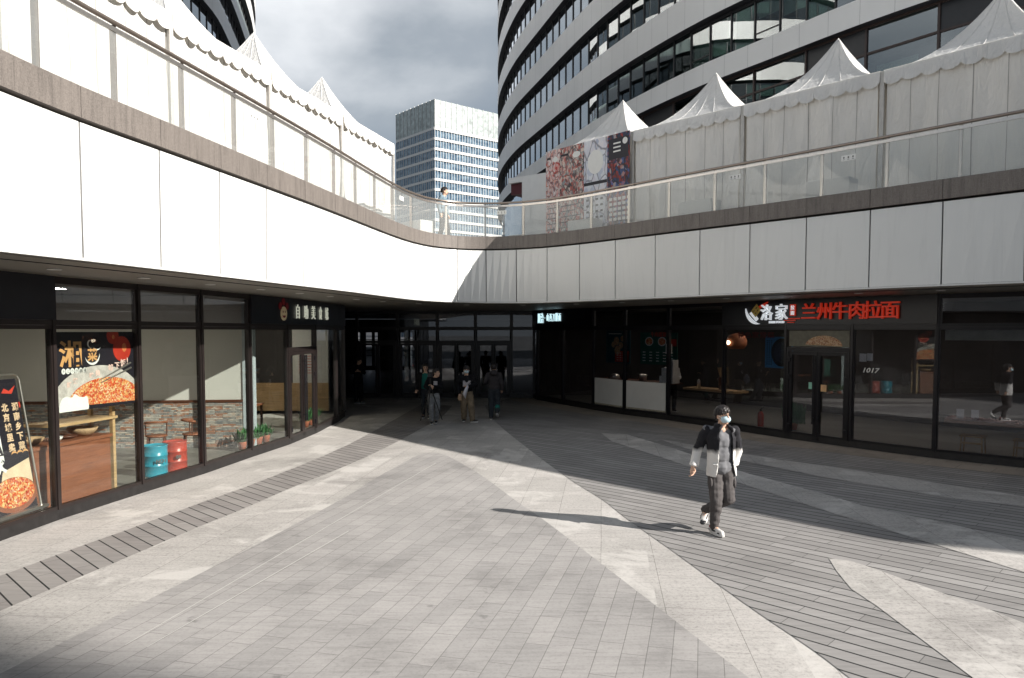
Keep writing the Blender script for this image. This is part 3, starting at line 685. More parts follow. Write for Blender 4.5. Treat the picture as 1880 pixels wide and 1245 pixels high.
arcband(arc, F1, W0 + .68, pz1 - .35, .15, .035, R(190), R(370), pw + .0005, pw + .002); arcband(arc, F1, W0 + .64, pz1 - .18, .06, .025, R(40), R(300), pw + .0005, pw + .002); arcband(arc, F1, W0 + .78, pz1 - .2, .08, .02, R(200), R(340), pw + .0005, pw + .002)
for k in range(6): arc.disc(F1, W0 + .11 + k * .082, pz1 - .57, .038, .042, pw + .0005, pw + .002, 18)
arc.build('emblem', M_paper, post)
for k, ch in enumerate('乡土小炒家菜'): text_mesh(ch, .05, F1, W0 + .087 + k * .082, pz1 - .588, pw + .0021, .0005).build('lettering', M_ink, post)
for k, (ch, u, v, sz) in enumerate((('好', .16, -.80, .085), ('辣', .28, -.75, .085), ('味', .60, -.69, .09), ('美', .73, -.66, .09), ('够', 1.00, -.60, .11), ('下', 1.14, -.57, .11), ('饭', 1.27, -.54, .12), ('!', 1.41, -.52, .15))):
    text_mesh(ch, sz, F1, W0 + u, pz1 + v, pw + .0045, .001, .004).build('lettering', mat('pale_pink_print', (.74, .52, .46), .5), post)
# tilted menu display stand by the nearest pane
eas = thing('display_stand', 'chrome framed menu stand leaning behind the nearest left window', 'display stand', F0.p(L0 - .9, .1, -.5))
ez0, ez1 = .16, 2.08
uR = L0 - .09
class Tilt(Fr):
    def p(s, u, v, w=0):
        k = (v - ez0) / (ez1 - ez0); return s.o + s.r * (u - k * .12) + s.n * (w - .17 - .20 * k) + Vector((0, 0, v))
FT = Tilt(F0.o, F0.r)
MB().fb(FT, uR - 1.25, uR - .05, ez0 + .04, ez1 - .06, -.012, 0).build('board', M_navy, eas)
ch = MB(); ch.tube([FT.p(uR, ez0, .01), FT.p(uR, ez1 - .08, .01), FT.p(uR - .03, ez1 - .02, .01), FT.p(uR - .09, ez1, .01), FT.p(uR - 1.1, ez1, .01), FT.p(uR - 1.17, ez1 - .02, .01), FT.p(uR - 1.2, ez1 - .08, .01), FT.p(uR - 1.2, ez0, .01)], .016, 10)
ch.fb(F0, uR - 1.4, uR + .06, .20, .24, -.34, -.10); ch.build('frame', M_steel, eas, smooth=False)
fz = MB(); fz.fpoly(FT, ellpts(uR - .42, .50, .36, .20), .003, .006); fz.build('food', M_food, eas)
fz = MB(); fz.fpoly(FT, ellpts(uR - .42, .47, .40, .235), .0005, .0026); fz.build('bowl', mat('bowl_print', (.26, .09, .05), .5), eas)
MB().fpoly(FT, [(uR - .62, .62), (uR - .06, .52), (uR - .06, .92), (uR - .55, .80)], .0002, .0004).build('paper', mat('cream_print', (.66, .52, .36), .5), eas)
for col, (word, u) in enumerate((('湖南乡下菜', uR - .20), ('北京城里卖', uR - .38))):
    for k, chh in enumerate(word): text_mesh(chh, .115, FT, u, 1.60 - k * .135, .001, .001, .004).build('lettering', mat('peach_print', (.70, .50, .33), .5), eas)
for k, chh in enumerate('回湘家'): text_mesh(chh, .26, FT, uR - .74, 1.33 - k * .26, .001, .001, .012).build('lettering', M_paper, eas)
orn = MB()
for k in range(3): arcband(orn, FT, uR - .30 + k * .10, 1.00, .05, .03, R(0), R(180), .0005, .002)
orn.build('ornament', M_gold, eas)
MB().fpoly(FT, [(uR - .34, 1.84), (uR - .16, 1.82), (uR - .08, 1.93), (uR - .2, 1.86), (uR - .28, 1.9)], .0005, .002).fb(FT, uR - .07, uR - .045, 1.62, 1.70, .0005, .002).build('chilli', M_redp, eas)
# drums used as seats, bentwood chairs
def drum(loc, m, lab):
    t = thing('drum', lab, 'drum', loc)
    pr = [(.20, 0), (.212, .01), (.205, .03), (.205, .18), (.216, .19), (.205, .20), (.205, .36), (.216, .37), (.205, .38), (.205, .53), (.214, .545), (.20, .55), (.19, .53)]
    MB().lathe(loc, pr, 28).build('body', m, t, smooth=True); return t
pb = Vector((-6.36, 13.0, .1)); pr_ = Vector((-6.22, 13.47, .1))
for loc, m_, lab, wd_ in ((pb, M_blue, 'turquoise steel drum standing behind the left restaurant window', 'NO1'), (pr_, M_red, 'red steel drum standing beside the turquoise one', '08')):
    d = drum(loc, m_, lab); Fd = Fr(loc + Vector((.205, -.08, 0)), (.35, .94)); text_mesh(wd_, .085, Fr(loc + Vector((.14, -.20, 0)), (.6, .5)), -.03, .26, .012, .002, .004).build('lettering', M_ink, d)
def barchair(loc, rz, lab):
    t = thing('chair', lab, 'chair', loc, rz, 'bentwood chairs in the left restaurant')
    s = MB().lathe((0, 0, .45), [(.19, 0), (.21, .015), (.20, .035), (.05, .03)], 20); s.build('seat', M_wood, t, smooth=True, local=True)
    for x, y in ((.14, .14), (-.14, .14), (.14, -.14), (-.14, -.14)): MB().tube([(x, y, .45), (x * 1.3, y * 1.3, 0)], [.018, .013], 8).build('leg', M_wood2, t, local=True)
    MB().tube([(.20 * math.cos(a), .20 * math.sin(a), .74 + .02 * math.sin(a)) for a in [R(q) for q in range(-10, 191, 20)]], .024, 8).build('backrest', M_wood, t, smooth=True, local=True)
    for a in (R(10), R(170)): MB().tube([(.19 * math.cos(a), .19 * math.sin(a), .45), (.2 * math.cos(a), .2 * math.sin(a), .74)], .013, 8).build('back_post', M_wood2, t, local=True)
    return t
barchair((-7.15, 14.7, .1), R(200), 'bentwood chair nearest the stone clad wall on the left'); barchair((-6.55, 15.0, .1), R(120), 'bentwood chair nearest the pale end post of the stone wall')
# plants behind the glass
def leafmat(name, c):
    return mat(name, c, .5, var=.45, scale=9)
M_leaf = leafmat('leaf_green', (.05, .15, .05)); M_pot = mat('terracotta', (.42, .13, .07), .7)
def planter(F, u0, u1, w, lab, h=.30, pots=4):
    t = thing('plant', lab, 'plant', F.p((u0 + u1) / 2, .1, w))
    lf = MB()
    for k in range(300):
        u = random.uniform(u0, u1); b_ = F.p(u, .24 + random.random() * .06, w + random.uniform(-.12, .12)); a = random.random() * 6.28; tl = random.uniform(.08, .2)
        tip = b_ + Vector((math.cos(a) * tl * .7, math.sin(a) * tl * .7, random.uniform(.02, h))); s = (tip - b_).cross(Vector((0, 0, 1))).normalized() * random.uniform(.012, .025); md = b_.lerp(tip, .6) + Vector((0, 0, .03))
        lf.add([b_, md - s, tip, md + s], [(0, 1, 2, 3)])
    lf.build('leaves', M_leaf, t, fix=False)
    for k in range(pots):
        MB().lathe(F.p(u0 + (k + .5) * (u1 - u0) / pots, .1, w), [(.07, 0), (.10, .15), (.105, .17), (.09, .17), (.08, .13)], 14).build('pot', M_pot, t, smooth=True)
planter(F4, .15, 1.55, -.38, 'row of leafy pot plants behind the window left of the food court door')
F6, L6 = pane_frame(n0 + 6)
planter(F6, .2, 1.5, -.38, 'leafy plants behind the window right of the food court door', pots=3)
# food court table and chair
tb = thing('table', 'wooden table seen through the food court window', 'table', (-6.7, 18.2, .1))
MB().box((0, 0, .72), (.7, 1.1, .04)).build('tabletop', M_wood, tb, local=True)
for x, y in ((.3, .5), (-.3, .5), (.3, -.5), (-.3, -.5)): MB().box((x, y, .35), (.05, .05, .70)).build('leg', M_wood2, tb, local=True)
barchair((-6.6, 17.2, .1), R(90), 'bentwood chair at the table behind the food court window')
tag(MB().fb(F4, 1.0, 1.75, .8, 1.5, -1.3, -1.26).build('panel', M_green), 'green panel leaning inside the food court window', 'panel')
# ---- shop sign of the food court: emblem and five characters on the curved fascia
M_emb = mat('crimson_print', (.22, .012, .02), .5); M_face = mat('cream_print_face', (.78, .66, .42), .5)
def u_on(F, px):
    k = (px - W_PX / 2) / F_PX; o, r = F.o, F.r
    return (k * o.y - o.x) / (r.x - k * r.y)
def facet(fronts, idx, px):
    for i in idx:
        F, L = fronts[i]; u = u_on(F, px)
        if 0 <= u <= L: return F, u
    return fronts[idx[-1]][0], u_on(fronts[idx[-1]][0], px)
sgn = thing('shop_sign', 'cream Chinese lettering with a red paw emblem over the food court door', 'sign', LF[n0 + 5][0].p(.8, 3.1, .08))
for chh, px in zip('自助美食城', (541, 556.5, 570, 583, 594.5)):
    F, u = facet(LF, [n0 + 4, n0 + 5, n0 + 6], px)
    text_mesh(chh, .36, F, u, 3.0, .082, .012, .0, .84, 'CENTER').build('letter', M_letterw, sgn)
Fe, ue = facet(LF, [n0 + 4, n0 + 5], 516)
MB().disc(Fe, ue, 3.07, .15, .16, .075, .09).build('emblem_face', M_face, sgn)
em = MB()
for du, dv in ((-.16, .17), (.0, .27), (.17, .17)): em.disc(Fe, ue + du, 3.07 + dv, .075, .085, .074, .085, 16)
em.build('emblem_paw', M_emb, sgn)
fm_ = MB(); fm_.disc(Fe, ue - .05, 3.11, .018, .025, .0905, .094, 10); fm_.disc(Fe, ue + .05, 3.11, .018, .025, .0905, .094, 10); arcband(fm_, Fe, ue, 3.05, .08, .06, R(190), R(350), .0905, .094); fm_.build('emblem_smile', M_emb, sgn)

# ================================================================ right hand shops
RPin = offset(RP, -.16); RBk = offset(RP, -5.0)
struct(MB().poly([(p.x, p.y) for p in RPin] + [(p.x, p.y) for p in RBk[::-1]], 0, .10).build('shop_floor', M_tile))
bk = MB()
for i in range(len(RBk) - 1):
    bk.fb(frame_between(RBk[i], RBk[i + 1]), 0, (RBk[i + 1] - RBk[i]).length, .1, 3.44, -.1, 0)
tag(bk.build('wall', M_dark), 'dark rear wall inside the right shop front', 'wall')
iR1, iR2, iR3, iR4, iD, iR6, iR7 = 3, 4, 5, 6, 7, 8, 9
Fr1, Lr1 = RF[iR1]; Fr2, Lr2 = RF[iR2]; Fr3, Lr3 = RF[iR3]; Fr4, Lr4 = RF[iR4]; FrD, LrD = RF[iD]; Fr6, Lr6 = RF[iR6]; Fr7, Lr7 = RF[iR7]
M_film = mat('white_film', (.60, .59, .56), .5, var=.05, scale=2)
for F, L, lb in ((Fr1, Lr1, 'grubby white panel filling the lower part of the leftmost right hand window'), (Fr2, Lr2, 'clean white panel filling the window below the pot and white boxes')):
    t = thing('window_film', lb, 'panel', F.p(L / 2, .2, 0))
    MB().fb(F, .09, L - .09, .225, 1.10, .002, .012).build('sheet', M_film, t)
    MB().fb(F, .09, L - .09, .225, .27, .0125, .015).build('dirty_edge', mat('dirt', (.34, .31, .24), .9, var=.4, scale=20), t)
tag(MB().fb(Fr1, .05, Lr1, 1.05, 1.09, -.75, -.06).fb(Fr2, 0, Lr2 - .05, 1.051, 1.091, -.75, -.06).build('counter', M_wood2), 'dark counter top running behind the two white window panels', 'counter')
def menu(F, u0, u1, z0, z1, w, m, lab):
    t = thing('menu_board', lab, 'menu board', F.p((u0 + u1) / 2, z0, w)); MB().fb(F, u0, u1, z0, z1, w - .03, w).build('board', m, t); return t
t = menu(Fr1, .38, 1.62, 1.62, 2.68, -.25, M_teal, 'teal menu board with bowls of food and a red price panel')
for du, dv, r in ((.55, .72, .14), (.78, .58, .11), (.60, .42, .15), (.86, .80, .10), (.38, .60, .10)):
    MB().disc(Fr1, .38 + du, 1.62 + dv, r, r, -.249, -.244, 20).build('picture', M_noodle, t)
MB().fb(Fr1, .85, 1.58, 1.66, 2.02, -.249, -.246).build('price_panel', M_redp, t)
pr = MB()
for a in range(4):
    for b_ in range(4): pr.fb(Fr1, .95 + a * .15, 1.04 + a * .15, 1.71 + b_ * .075, 1.735 + b_ * .075, -.2455, -.243)
pr.fb(Fr1, .5, 1.2, 2.56, 2.59, -.249, -.246); pr.build('print', M_paper, t)
t = menu(Fr2, .25, 1.75, 1.62, 2.62, -.45, M_green, 'green menu board with two bowls and red lettering')
for u in (.62, 1.15):
    MB().disc(Fr2, u, 2.34, .17, .14, -.449, -.446, 24).build('plate', M_paper, t); MB().disc(Fr2, u, 2.34, .14, .11, -.4455, -.443, 24).build('picture', M_food, t)
text_mesh('牛肉面套餐', .16, Fr2, .68, 2.50, -.449, .002, .003).build('lettering', M_redp, t)
MB().fb(Fr2, 1.45, 1.72, 2.2, 2.42, -.449, -.446).build('price_panel', M_redp, t)
pr = MB()
for a in range(5):
    for b_ in range(4): pr.fb(Fr2, .35 + a * .28, .47 + a * .28, 1.72 + b_ * .09, 1.745 + b_ * .09, -.449, -.446)
pr.build('print', M_paper, t)
def onctr(F, u, w): return F.p(u, 1.092, w)
tag(MB().fb(Fr2, 1.45, 1.88, 1.092, 1.55, -.42, -.10).build('box', M_film), 'tall white box standing on the counter by the mullion', 'box')
tag(MB().fb(Fr2, 1.62, 1.86, 1.552, 1.80, -.38, -.14).build('carton', M_film), 'small white carton stacked on the tall white box', 'carton')
tag(MB().lathe(onctr(Fr2, .42, -.4), [(.12, 0), (.13, .16), (.125, .2), (.11, .2), (.1, .05)], 20).build('pot', M_steel, smooth=True), 'steel stock pot on the dark counter', 'pot')
tag(MB().lathe(onctr(Fr1, 1.25, -.35), [(.11, 0), (.11, .2), (.12, .22), (.09, .22)], 18).build('bin', M_navy, smooth=True), 'black bin on the counter under the teal board', 'bin')
tag(MB().lathe(onctr(Fr1, .72, -.35), [(.16, 0), (.18, .05), (.14, .14), (.03, .17)], 20).build('bowl', M_steel, smooth=True), 'domed steel bowl on the counter left of the black bin', 'bowl')
tag(MB().fb(Fr2, 1.28, 1.40, 1.092, 1.30, -.3, -.2).build('cup', M_paper), 'white paper cup stack in front of the tall white box', 'cup')
tag(MB().fb(Fr2, 1.55, 1.75, 1.98, 2.28, -.22, -.16).build('notice', M_paper), 'white notice taped inside the glass over the tall white box', 'notice')
# pendant lamp, counter and chopsticks in the third window
pl = thing('pendant_lamp', 'round woven pendant lamp with a lit bulb', 'lamp', Fr3.p(1.15, 2.35, -1.6))
MB().lathe(Fr3.p(1.15, 2.10, -1.6), [(.05, .50), (.22, .44), (.30, .30), (.30, .16), (.22, .04), (.20, .05), (.28, .17), (.28, .30), (.20, .42), (.05, .48)], 24).build('shade', mat('woven_shade', (.36, .12, .05), .7, var=.3, scale=30), pl, smooth=True)
MB().tube([Fr3.p(1.15, 2.60, -1.6), Fr3.p(1.15, 3.44, -1.6)], .008, 6).build('cord', M_joint, pl)
MB().ell(Fr3.p(1.15, 2.33, -1.25), (.06, .06, .06)).build('bulb', glow('warm_bulb', (1, .78, .5), 9), pl, smooth=True)
MB().tube([Fr3.p(1.15, 2.36, -1.6), Fr3.p(1.15, 2.34, -1.3)], .012, 6).build('bulb_arm', M_joint, pl)
tag(MB().fb(Fr3, .1, Lr3 - .1, .92, .98, -1.1, -.5).build('counter', M_woodl), 'pale wooden counter ledge behind the lamp window', 'counter')
chs = thing('chopstick_holder', 'dark holder bristling with chopsticks on the pale ledge', 'chopsticks', Fr3.p(1.35, .98, -.8))
MB().lathe(Fr3.p(1.35, .98, -.8), [(.08, 0), (.09, .35), (.08, .36)], 14).build('holder', M_wood2, chs)
cm = MB()
for k in range(14):
    a = random.random() * 6.28; r = random.uniform(.03, .13); p0 = Fr3.p(1.35, 1.2, -.8); cm.tube([p0, p0 + Vector((math.cos(a) * r, math.sin(a) * r, .42))], .008, 5)
cm.build('chopsticks', M_woodl, chs)
tag(MB().lathe(Fr3.p(.5, .98, -.75), [(.05, 0), (.05, .2), (.02, .26)], 14).build('bottle', M_steel, smooth=True), 'steel sauce bottle on the pale ledge', 'bottle')
# blue poster, extinguisher, window lettering
bp = thing('poster', 'blue poster with a dark bowl hung inside the window beside the noodle shop door', 'poster', Fr4.p(1.5, 1.7, -.3))
MB().fb(Fr4, 1.15, 2.02, 1.72, 2.52, -.32, -.3).build('board', M_cyan, bp); MB().disc(Fr4, 1.68, 2.12, .33, .36, -.299, -.295, 28).build('bowl', M_navy, bp)
MB().disc(Fr4, 1.68, 2.12, .25, .27, -.2945, -.292, 28).build('picture', mat('dark_dish_print', (.03, .04, .07), .5, var=.6, scale=14), bp)
pr = MB()
for a in range(3):
    for b_ in range(12): pr.fb(Fr4, 1.20 + a * .07, 1.235 + a * .07, 1.8 + b_ * .055, 1.83 + b_ * .055, -.299, -.297)
pr.build('print', M_navy, bp)
wl_ = thing('window_lettering', 'faded dark red lettering across the top of the poster window', 'lettering', Fr4.p(1, 2.6, -.02))
text_mesh('特色家常菜', .17, Fr4, .45, 2.50, -.03, .002, .003, 1.45).build('letters', mat('faded_red', (.16, .012, .015), .5), wl_)
fx = thing('fire_extinguisher', 'red fire extinguisher on the floor inside the poster window', 'extinguisher', Fr4.p(.95, .1, -.4))
MB().lathe(Fr4.p(.95, .1, -.4), [(.075, 0), (.08, .02), (.08, .36), (.05, .43), (.025, .45)], 18).build('cylinder', M_red, fx, smooth=True)
MB().lathe(Fr4.p(.95, .545, -.4), [(.025, 0), (.03, .03), (.02, .05)], 12).build('valve', M_joint, fx); MB().tube([Fr4.p(.95, .60, -.4), Fr4.p(1.04, .66, -.4)], .012, 6).build('handle', M_joint, fx)
planter(Fr4, 1.3, 1.9, -.9, 'bushy green plant on the floor behind the blue poster', h=.6, pots=1)
# door pictures and stickers
dp = thing('door_picture', 'noodle soup picture in the glass above the noodle shop door', 'picture', FrD.p(.9, 2.5, .003))
MB().fb(FrD, .08, LrD - .08, 2.30, 2.68, .001, .004).build('sheet', mat('olive_print', (.16, .15, .11), .5, var=.3), dp); MB().fpoly(FrD, ellpts(LrD * .58, 2.31, .48, .25, 24, 0, math.pi), .0045, .006).build('noodles', M_noodle, dp)
tag(MB().fb(FrD, .66, .76, 1.28, 1.44, .031, .034).build('sticker', mat('mint_print', (.25, .55, .42), .5)), 'small green and white sticker on the left door leaf', 'sticker')
tag(MB().fb(FrD, .98, 1.13, 1.24, 1.40, .031, .034).build('sticker', mat('orange_print', (.70, .42, .20), .5)), 'small orange sticker on the right door leaf', 'sticker')
pn = thing('house_number', 'white number 1017 lettered on the dark glass right of the door', 'number', Fr6.p(.3, 1.8, .02))
text_mesh('1017', .15, Fr6, .22, 1.74, .001, .001, .002, 1.25, shear=.25).build('digits', M_paper, pn)
tag(MB().fb(Fr6, .14, .30, 1.98, 2.16, -.05, -.045).fb(Fr6, .31, .44, 2.0, 2.17, -.052, -.047).build('notice', M_paper), 'pair of white paper notices stuck inside the glass above the number', 'notice')
# bench window
tag(MB().fb(Fr7, .12, Lr7 - .1, 2.48, 2.70, -.10, -.06).build('roller_blind', mat('beige_blind', (.46, .45, .38), .8)), 'beige roller blind drawn up at the top of the bench window', 'blind')
tag(MB().fb(Fr7, .08, Lr7 - .05, .74, .80, -.75, -.32).build('window_bench', M_wood), 'brown wooden shelf bench inside the rightmost window', 'bench')
pk = MB()
for k in range(260):
    p = Fr7.p(random.uniform(.1, Lr7 - .1), .805 + random.random() * .05, random.uniform(-.6, -.34)); r = random.uniform(.015, .035); pk.ell(p, (r, r, r * .7), n=5, m=3)
tag(pk.build('dried_flowers', mat('pale_pink', (.50, .34, .32), .9, var=.3)), 'pale pink petals heaped along the window bench', 'flowers', kind='stuff')
for u, lb_ in ((.28, 'white card stand leftmost on the window bench'), (.55, 'taller white card stand second on the window bench'), (1.62, 'white card stand at the right end of the window bench')):
    tag(MB().fb(Fr7, u, u + .14, .85, 1.03, -.46, -.45).fb(Fr7, u, u + .14, .84, .85, -.5, -.4).build('card_stand', M_paper), lb_, 'card stand')
def stool(F, u, w, lab):
    t = thing('stool', lab, 'stool', F.p(u, .1, w), math.atan2(F.r.y, F.r.x), 'low stools under the window bench')
    MB().box((0, 0, .40), (.44, .32, .035)).build('seat', M_woodl, t, local=True, bevel=.008)
    for x, y in ((.18, .13), (-.18, .13), (.18, -.13), (-.18, -.13)): MB().tube([(x, y, .39), (x * 1.12, y * 1.1, 0)], [.02, .015], 8).build('leg', M_woodl, t, local=True)
    MB().box((0, -.13, .26), (.36, .02, .04)).build('stretcher', M_woodl, t, local=True)
stool(Fr7, .62, -.35, 'low pale wooden stool under the left half of the window bench'); stool(Fr7, 1.55, -.35, 'low pale wooden stool under the right half of the window bench')
# ---- noodle shop sign
M_sw = glow('white_letter', (.80, .84, .88), .28); M_sr = glow('red_letter', (.62, .035, .012), .16); M_sy = mat('yellow_letter', (.75, .55, .14), .4)
ns = thing('shop_sign', 'white and red Chinese lettering of the beef noodle shop with a bowl emblem', 'sign', FrD.p(.9, 3.1, .1))
idx = [iR4, iD, iR6]
for chh, px, m_, sz, st in (('洛', 1412, M_sw, .42, .92), ('家', 1439, M_sw, .42, .92), ('兰', 1489, M_sr, .41, 1.0), ('州', 1518, M_sr, .42, 1.0), ('牛', 1546, M_sr, .42, 1.0), ('肉', 1576, M_sr, .42, 1.0), ('拉', 1605, M_sr, .42, 1.0), ('面', 1637, M_sr, .42, 1.05)):
    F, u = facet(RF, idx, px); text_mesh(chh, sz, F, u, 2.98, .085, .03, .003, st, 'CENTER').build('letter', m_, ns)
Fl, ul = facet(RF, idx, 1388)
eb = MB(); arcband(eb, Fl, ul + .10, 3.22, .38, .09, R(175), R(285), .075, .115); eb.fpoly(Fl, [(ul - .14, 3.12), (ul - .06, 3.18), (ul + .14, 2.98), (ul + .07, 2.92)], .075, .112); eb.build('emblem_bowl', M_sw, ns)
ey = MB()
for k in range(3): ey.fpoly(Fl, [(ul - .06 + k * .075, 3.16 + k * .07), (ul - .02 + k * .075, 3.19 + k * .07), (ul + .10 + k * .06, 3.07 + k * .075), (ul + .06 + k * .06, 3.04 + k * .075)], .1155, .13)
for k in range(3): ey.fpoly(Fl, [(ul - .06 + k * .06, 3.18 - k * .06), (ul - .03 + k * .06, 3.14 - k * .06), (ul + .15 + k * .05, 3.32 - k * .06), (ul + .12 + k * .05, 3.36 - k * .06)], .1305, .145)
ey.build('emblem_basket', M_sy, ns)
rb = MB(); rb.fpoly(Fl, [(ul + .14, 3.30), (ul + .15, 3.27), (ul + .44, 3.39), (ul + .43, 3.41)], .075, .10); rb.fpoly(Fl, [(ul + .14, 3.25), (ul + .15, 3.23), (ul + .42, 3.34), (ul + .41, 3.36)], .075, .10)
Fl2, u2 = facet(RF, idx, 1457)
rb.fb(Fl2, u2 - .06, u2 + .10, 3.04, 3.32, .075, .10); rb.fb(Fl2, u2 - .10, u2 + .22, 2.96, 2.985, .075, .10); rb.fb(Fl2, u2 - .22, u2 + .10, 2.92, 2.94, .075, .10); rb.fb(Fl2, u2 - .12, u2 + .06, 2.87, 2.89, .075, .10)
rb.build('emblem_strokes', M_sr, ns)
text_mesh('HEIRI FOOD', .075, Fl2, u2 - .66, 2.865, .085, .01, .004, 1.1).build('lettering', M_sw, ns)
for k, chh in enumerate('拉面'): text_mesh(chh, .11, Fl2, u2 - .035, 3.20 - k * .13, .1005, .004, .004).build('lettering', M_sw, ns)
# ---- lit sign at the back
ls = thing('shop_sign', 'lit pale blue Chinese lettering high in the shaded corner', 'sign', RF[1][0].p(1, 3.2, .08))
M_lit = glow('lit_letter', (.62, .86, .92), .55)
for chh, px, sz in (('顺', 993.5, .40), ('治', 999, .40), ('·', 1004, .30), ('山', 1009, .32), ('西', 1014.5, .32), ('刀', 1020, .32), ('削', 1025.5, .32), ('面', 1031, .32)):
    F, u = facet(RF, [0, 1, 2], px); text_mesh(chh, sz, F, u, 3.00 if sz > .35 else 3.05, .075, .012, .003, .56, 'CENTER').build('letter', M_lit, ls)
# hall behind the entrance doors
struct(MB().poly([(-14, 29.3), (6, 29.3), (6, 50), (-14, 50)], 0, .012).build('hall_floor', M_tile))
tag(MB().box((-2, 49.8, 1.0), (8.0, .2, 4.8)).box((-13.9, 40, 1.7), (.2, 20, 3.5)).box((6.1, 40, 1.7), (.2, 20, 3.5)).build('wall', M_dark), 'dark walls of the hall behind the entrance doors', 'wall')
hw = MB()
hw.box((-9.0, 49.9, 3.0), (10, .1, .9)); hw.box((-9.0, 49.9, .15), (10, .1, .3))
xs = [(-13.9, -10.55), (-10.3, -9.9), (-9.5, -9.3), (-9.1, -7.55), (-7.3, -6.9), (-6.75, -4.0)]
for a, b in xs: hw.box(((a + b) / 2, 49.9, 1.425), (b - a, .1, 2.25))
for z in (1.0, 1.35, 1.7, 2.05): hw.box((-9.3, 49.95, z), (8, .06, .06))
tag(hw.build('window_screen', M_frame2), 'dark window mullions at the bright far end of the hall', 'window')
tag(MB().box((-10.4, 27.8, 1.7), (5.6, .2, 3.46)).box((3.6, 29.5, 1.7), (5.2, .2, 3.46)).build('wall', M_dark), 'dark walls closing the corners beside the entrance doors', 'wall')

# ceiling lamps of the shops, lit
M_cl = glow('ceiling_lamp_lens', (1, .90, .76), 150); M_cl2 = glow('dim_lamp_lens', (1, .86, .70), 75)
def ceiling_lamp(p, m, lab):
    t = thing('ceiling_lamp', lab, 'lamp', p, 0, 'ceiling lamps inside the shops')
    MB().lathe((p[0], p[1], p[2] - .035), [(.15, 0), (.15, .03), (.10, .035)], 16).build('trim', M_lamp, t); MB().lathe((p[0], p[1], p[2] - .037), [(.12, 0), (.12, .002)], 16).build('lens', m, t)
for x, y, w_ in ((-8.2, 10.2, 'over the wooden counter'), (-8.0, 13.0, 'above the steel drums'), (-10.2, 12.0, 'deep inside the left restaurant'), (-7.6, 18.6, 'above the food court table'), (-7.6, 21.6, 'in front of the food court notice')):
    ceiling_lamp((x, y, 3.45), M_cl, 'round lit ceiling lamp ' + w_)
for F, u, w, w_ in ((Fr1, .9, -1.6, 'behind the teal menu board'), (Fr2, 1.0, -1.5, 'over the cook'), (Fr3, 1.9, -2.2, 'beyond the woven pendant'), (Fr4, 1.0, -2.0, 'behind the blue poster'), (FrD, .9, -2.0, 'inside the noodle shop door'), (Fr6, .9, -2.0, 'behind the numbered window'), (Fr7, 1.6, -1.8, 'above the window bench')):
    p = F.p(u, 3.45, w); ceiling_lamp((p.x, p.y, 3.45), M_cl2, 'round lit ceiling lamp ' + w_)

# ================================================================ marquee tents on the terrace
def tentmat(name, c):
    m, nt, bs = new_mat(name)
    n = N(nt, 'ShaderNodeTexNoise', Scale=1.6, Detail=6, Roughness=.65); nt.links.new(vec(nt, 'Object', (1, 1, .5)), n.inputs['Vector'])
    n2 = N(nt, 'ShaderNodeTexNoise', Scale=5, Detail=4, Distortion=1.5); nt.links.new(vec(nt, 'Object', (1.4, 1.4, .35)), n2.inputs['Vector'])
    nt.links.new(ramp(nt, n.outputs['Fac'], [(.3, tuple(x * .88 for x in c)), (.6, c)]), bs.inputs['Base Color']); bs.inputs['Roughness'].default_value = .55
    bump(nt, bs, n2.outputs['Fac'], .6, .06)
    tl = N(nt, 'ShaderNodeBsdfTranslucent'); tl.inputs[0].default_value = (.80, .76, .69, 1); mx = N(nt, 'ShaderNodeMixShader'); mx.inputs[0].default_value = .27      # canvas lets light through
    nt.links.new(bs.outputs[0], mx.inputs[1]); nt.links.new(tl.outputs[0], mx.inputs[2]); nt.links.new(mx.outputs[0], nt.nodes['Material Output'].inputs[0]); return m
M_tent = tentmat('white_canvas', (.84, .83, .81)); M_roof = tentmat('white_roof', (.86, .855, .845)); M_tan = mat('tan_lining', (.42, .35, .27), .8); M_tseam = mat('canvas_seam', (.40, .38, .36), .8)
M_pole = mat('tent_pole', (.50, .48, .45), .5, metal=.0)
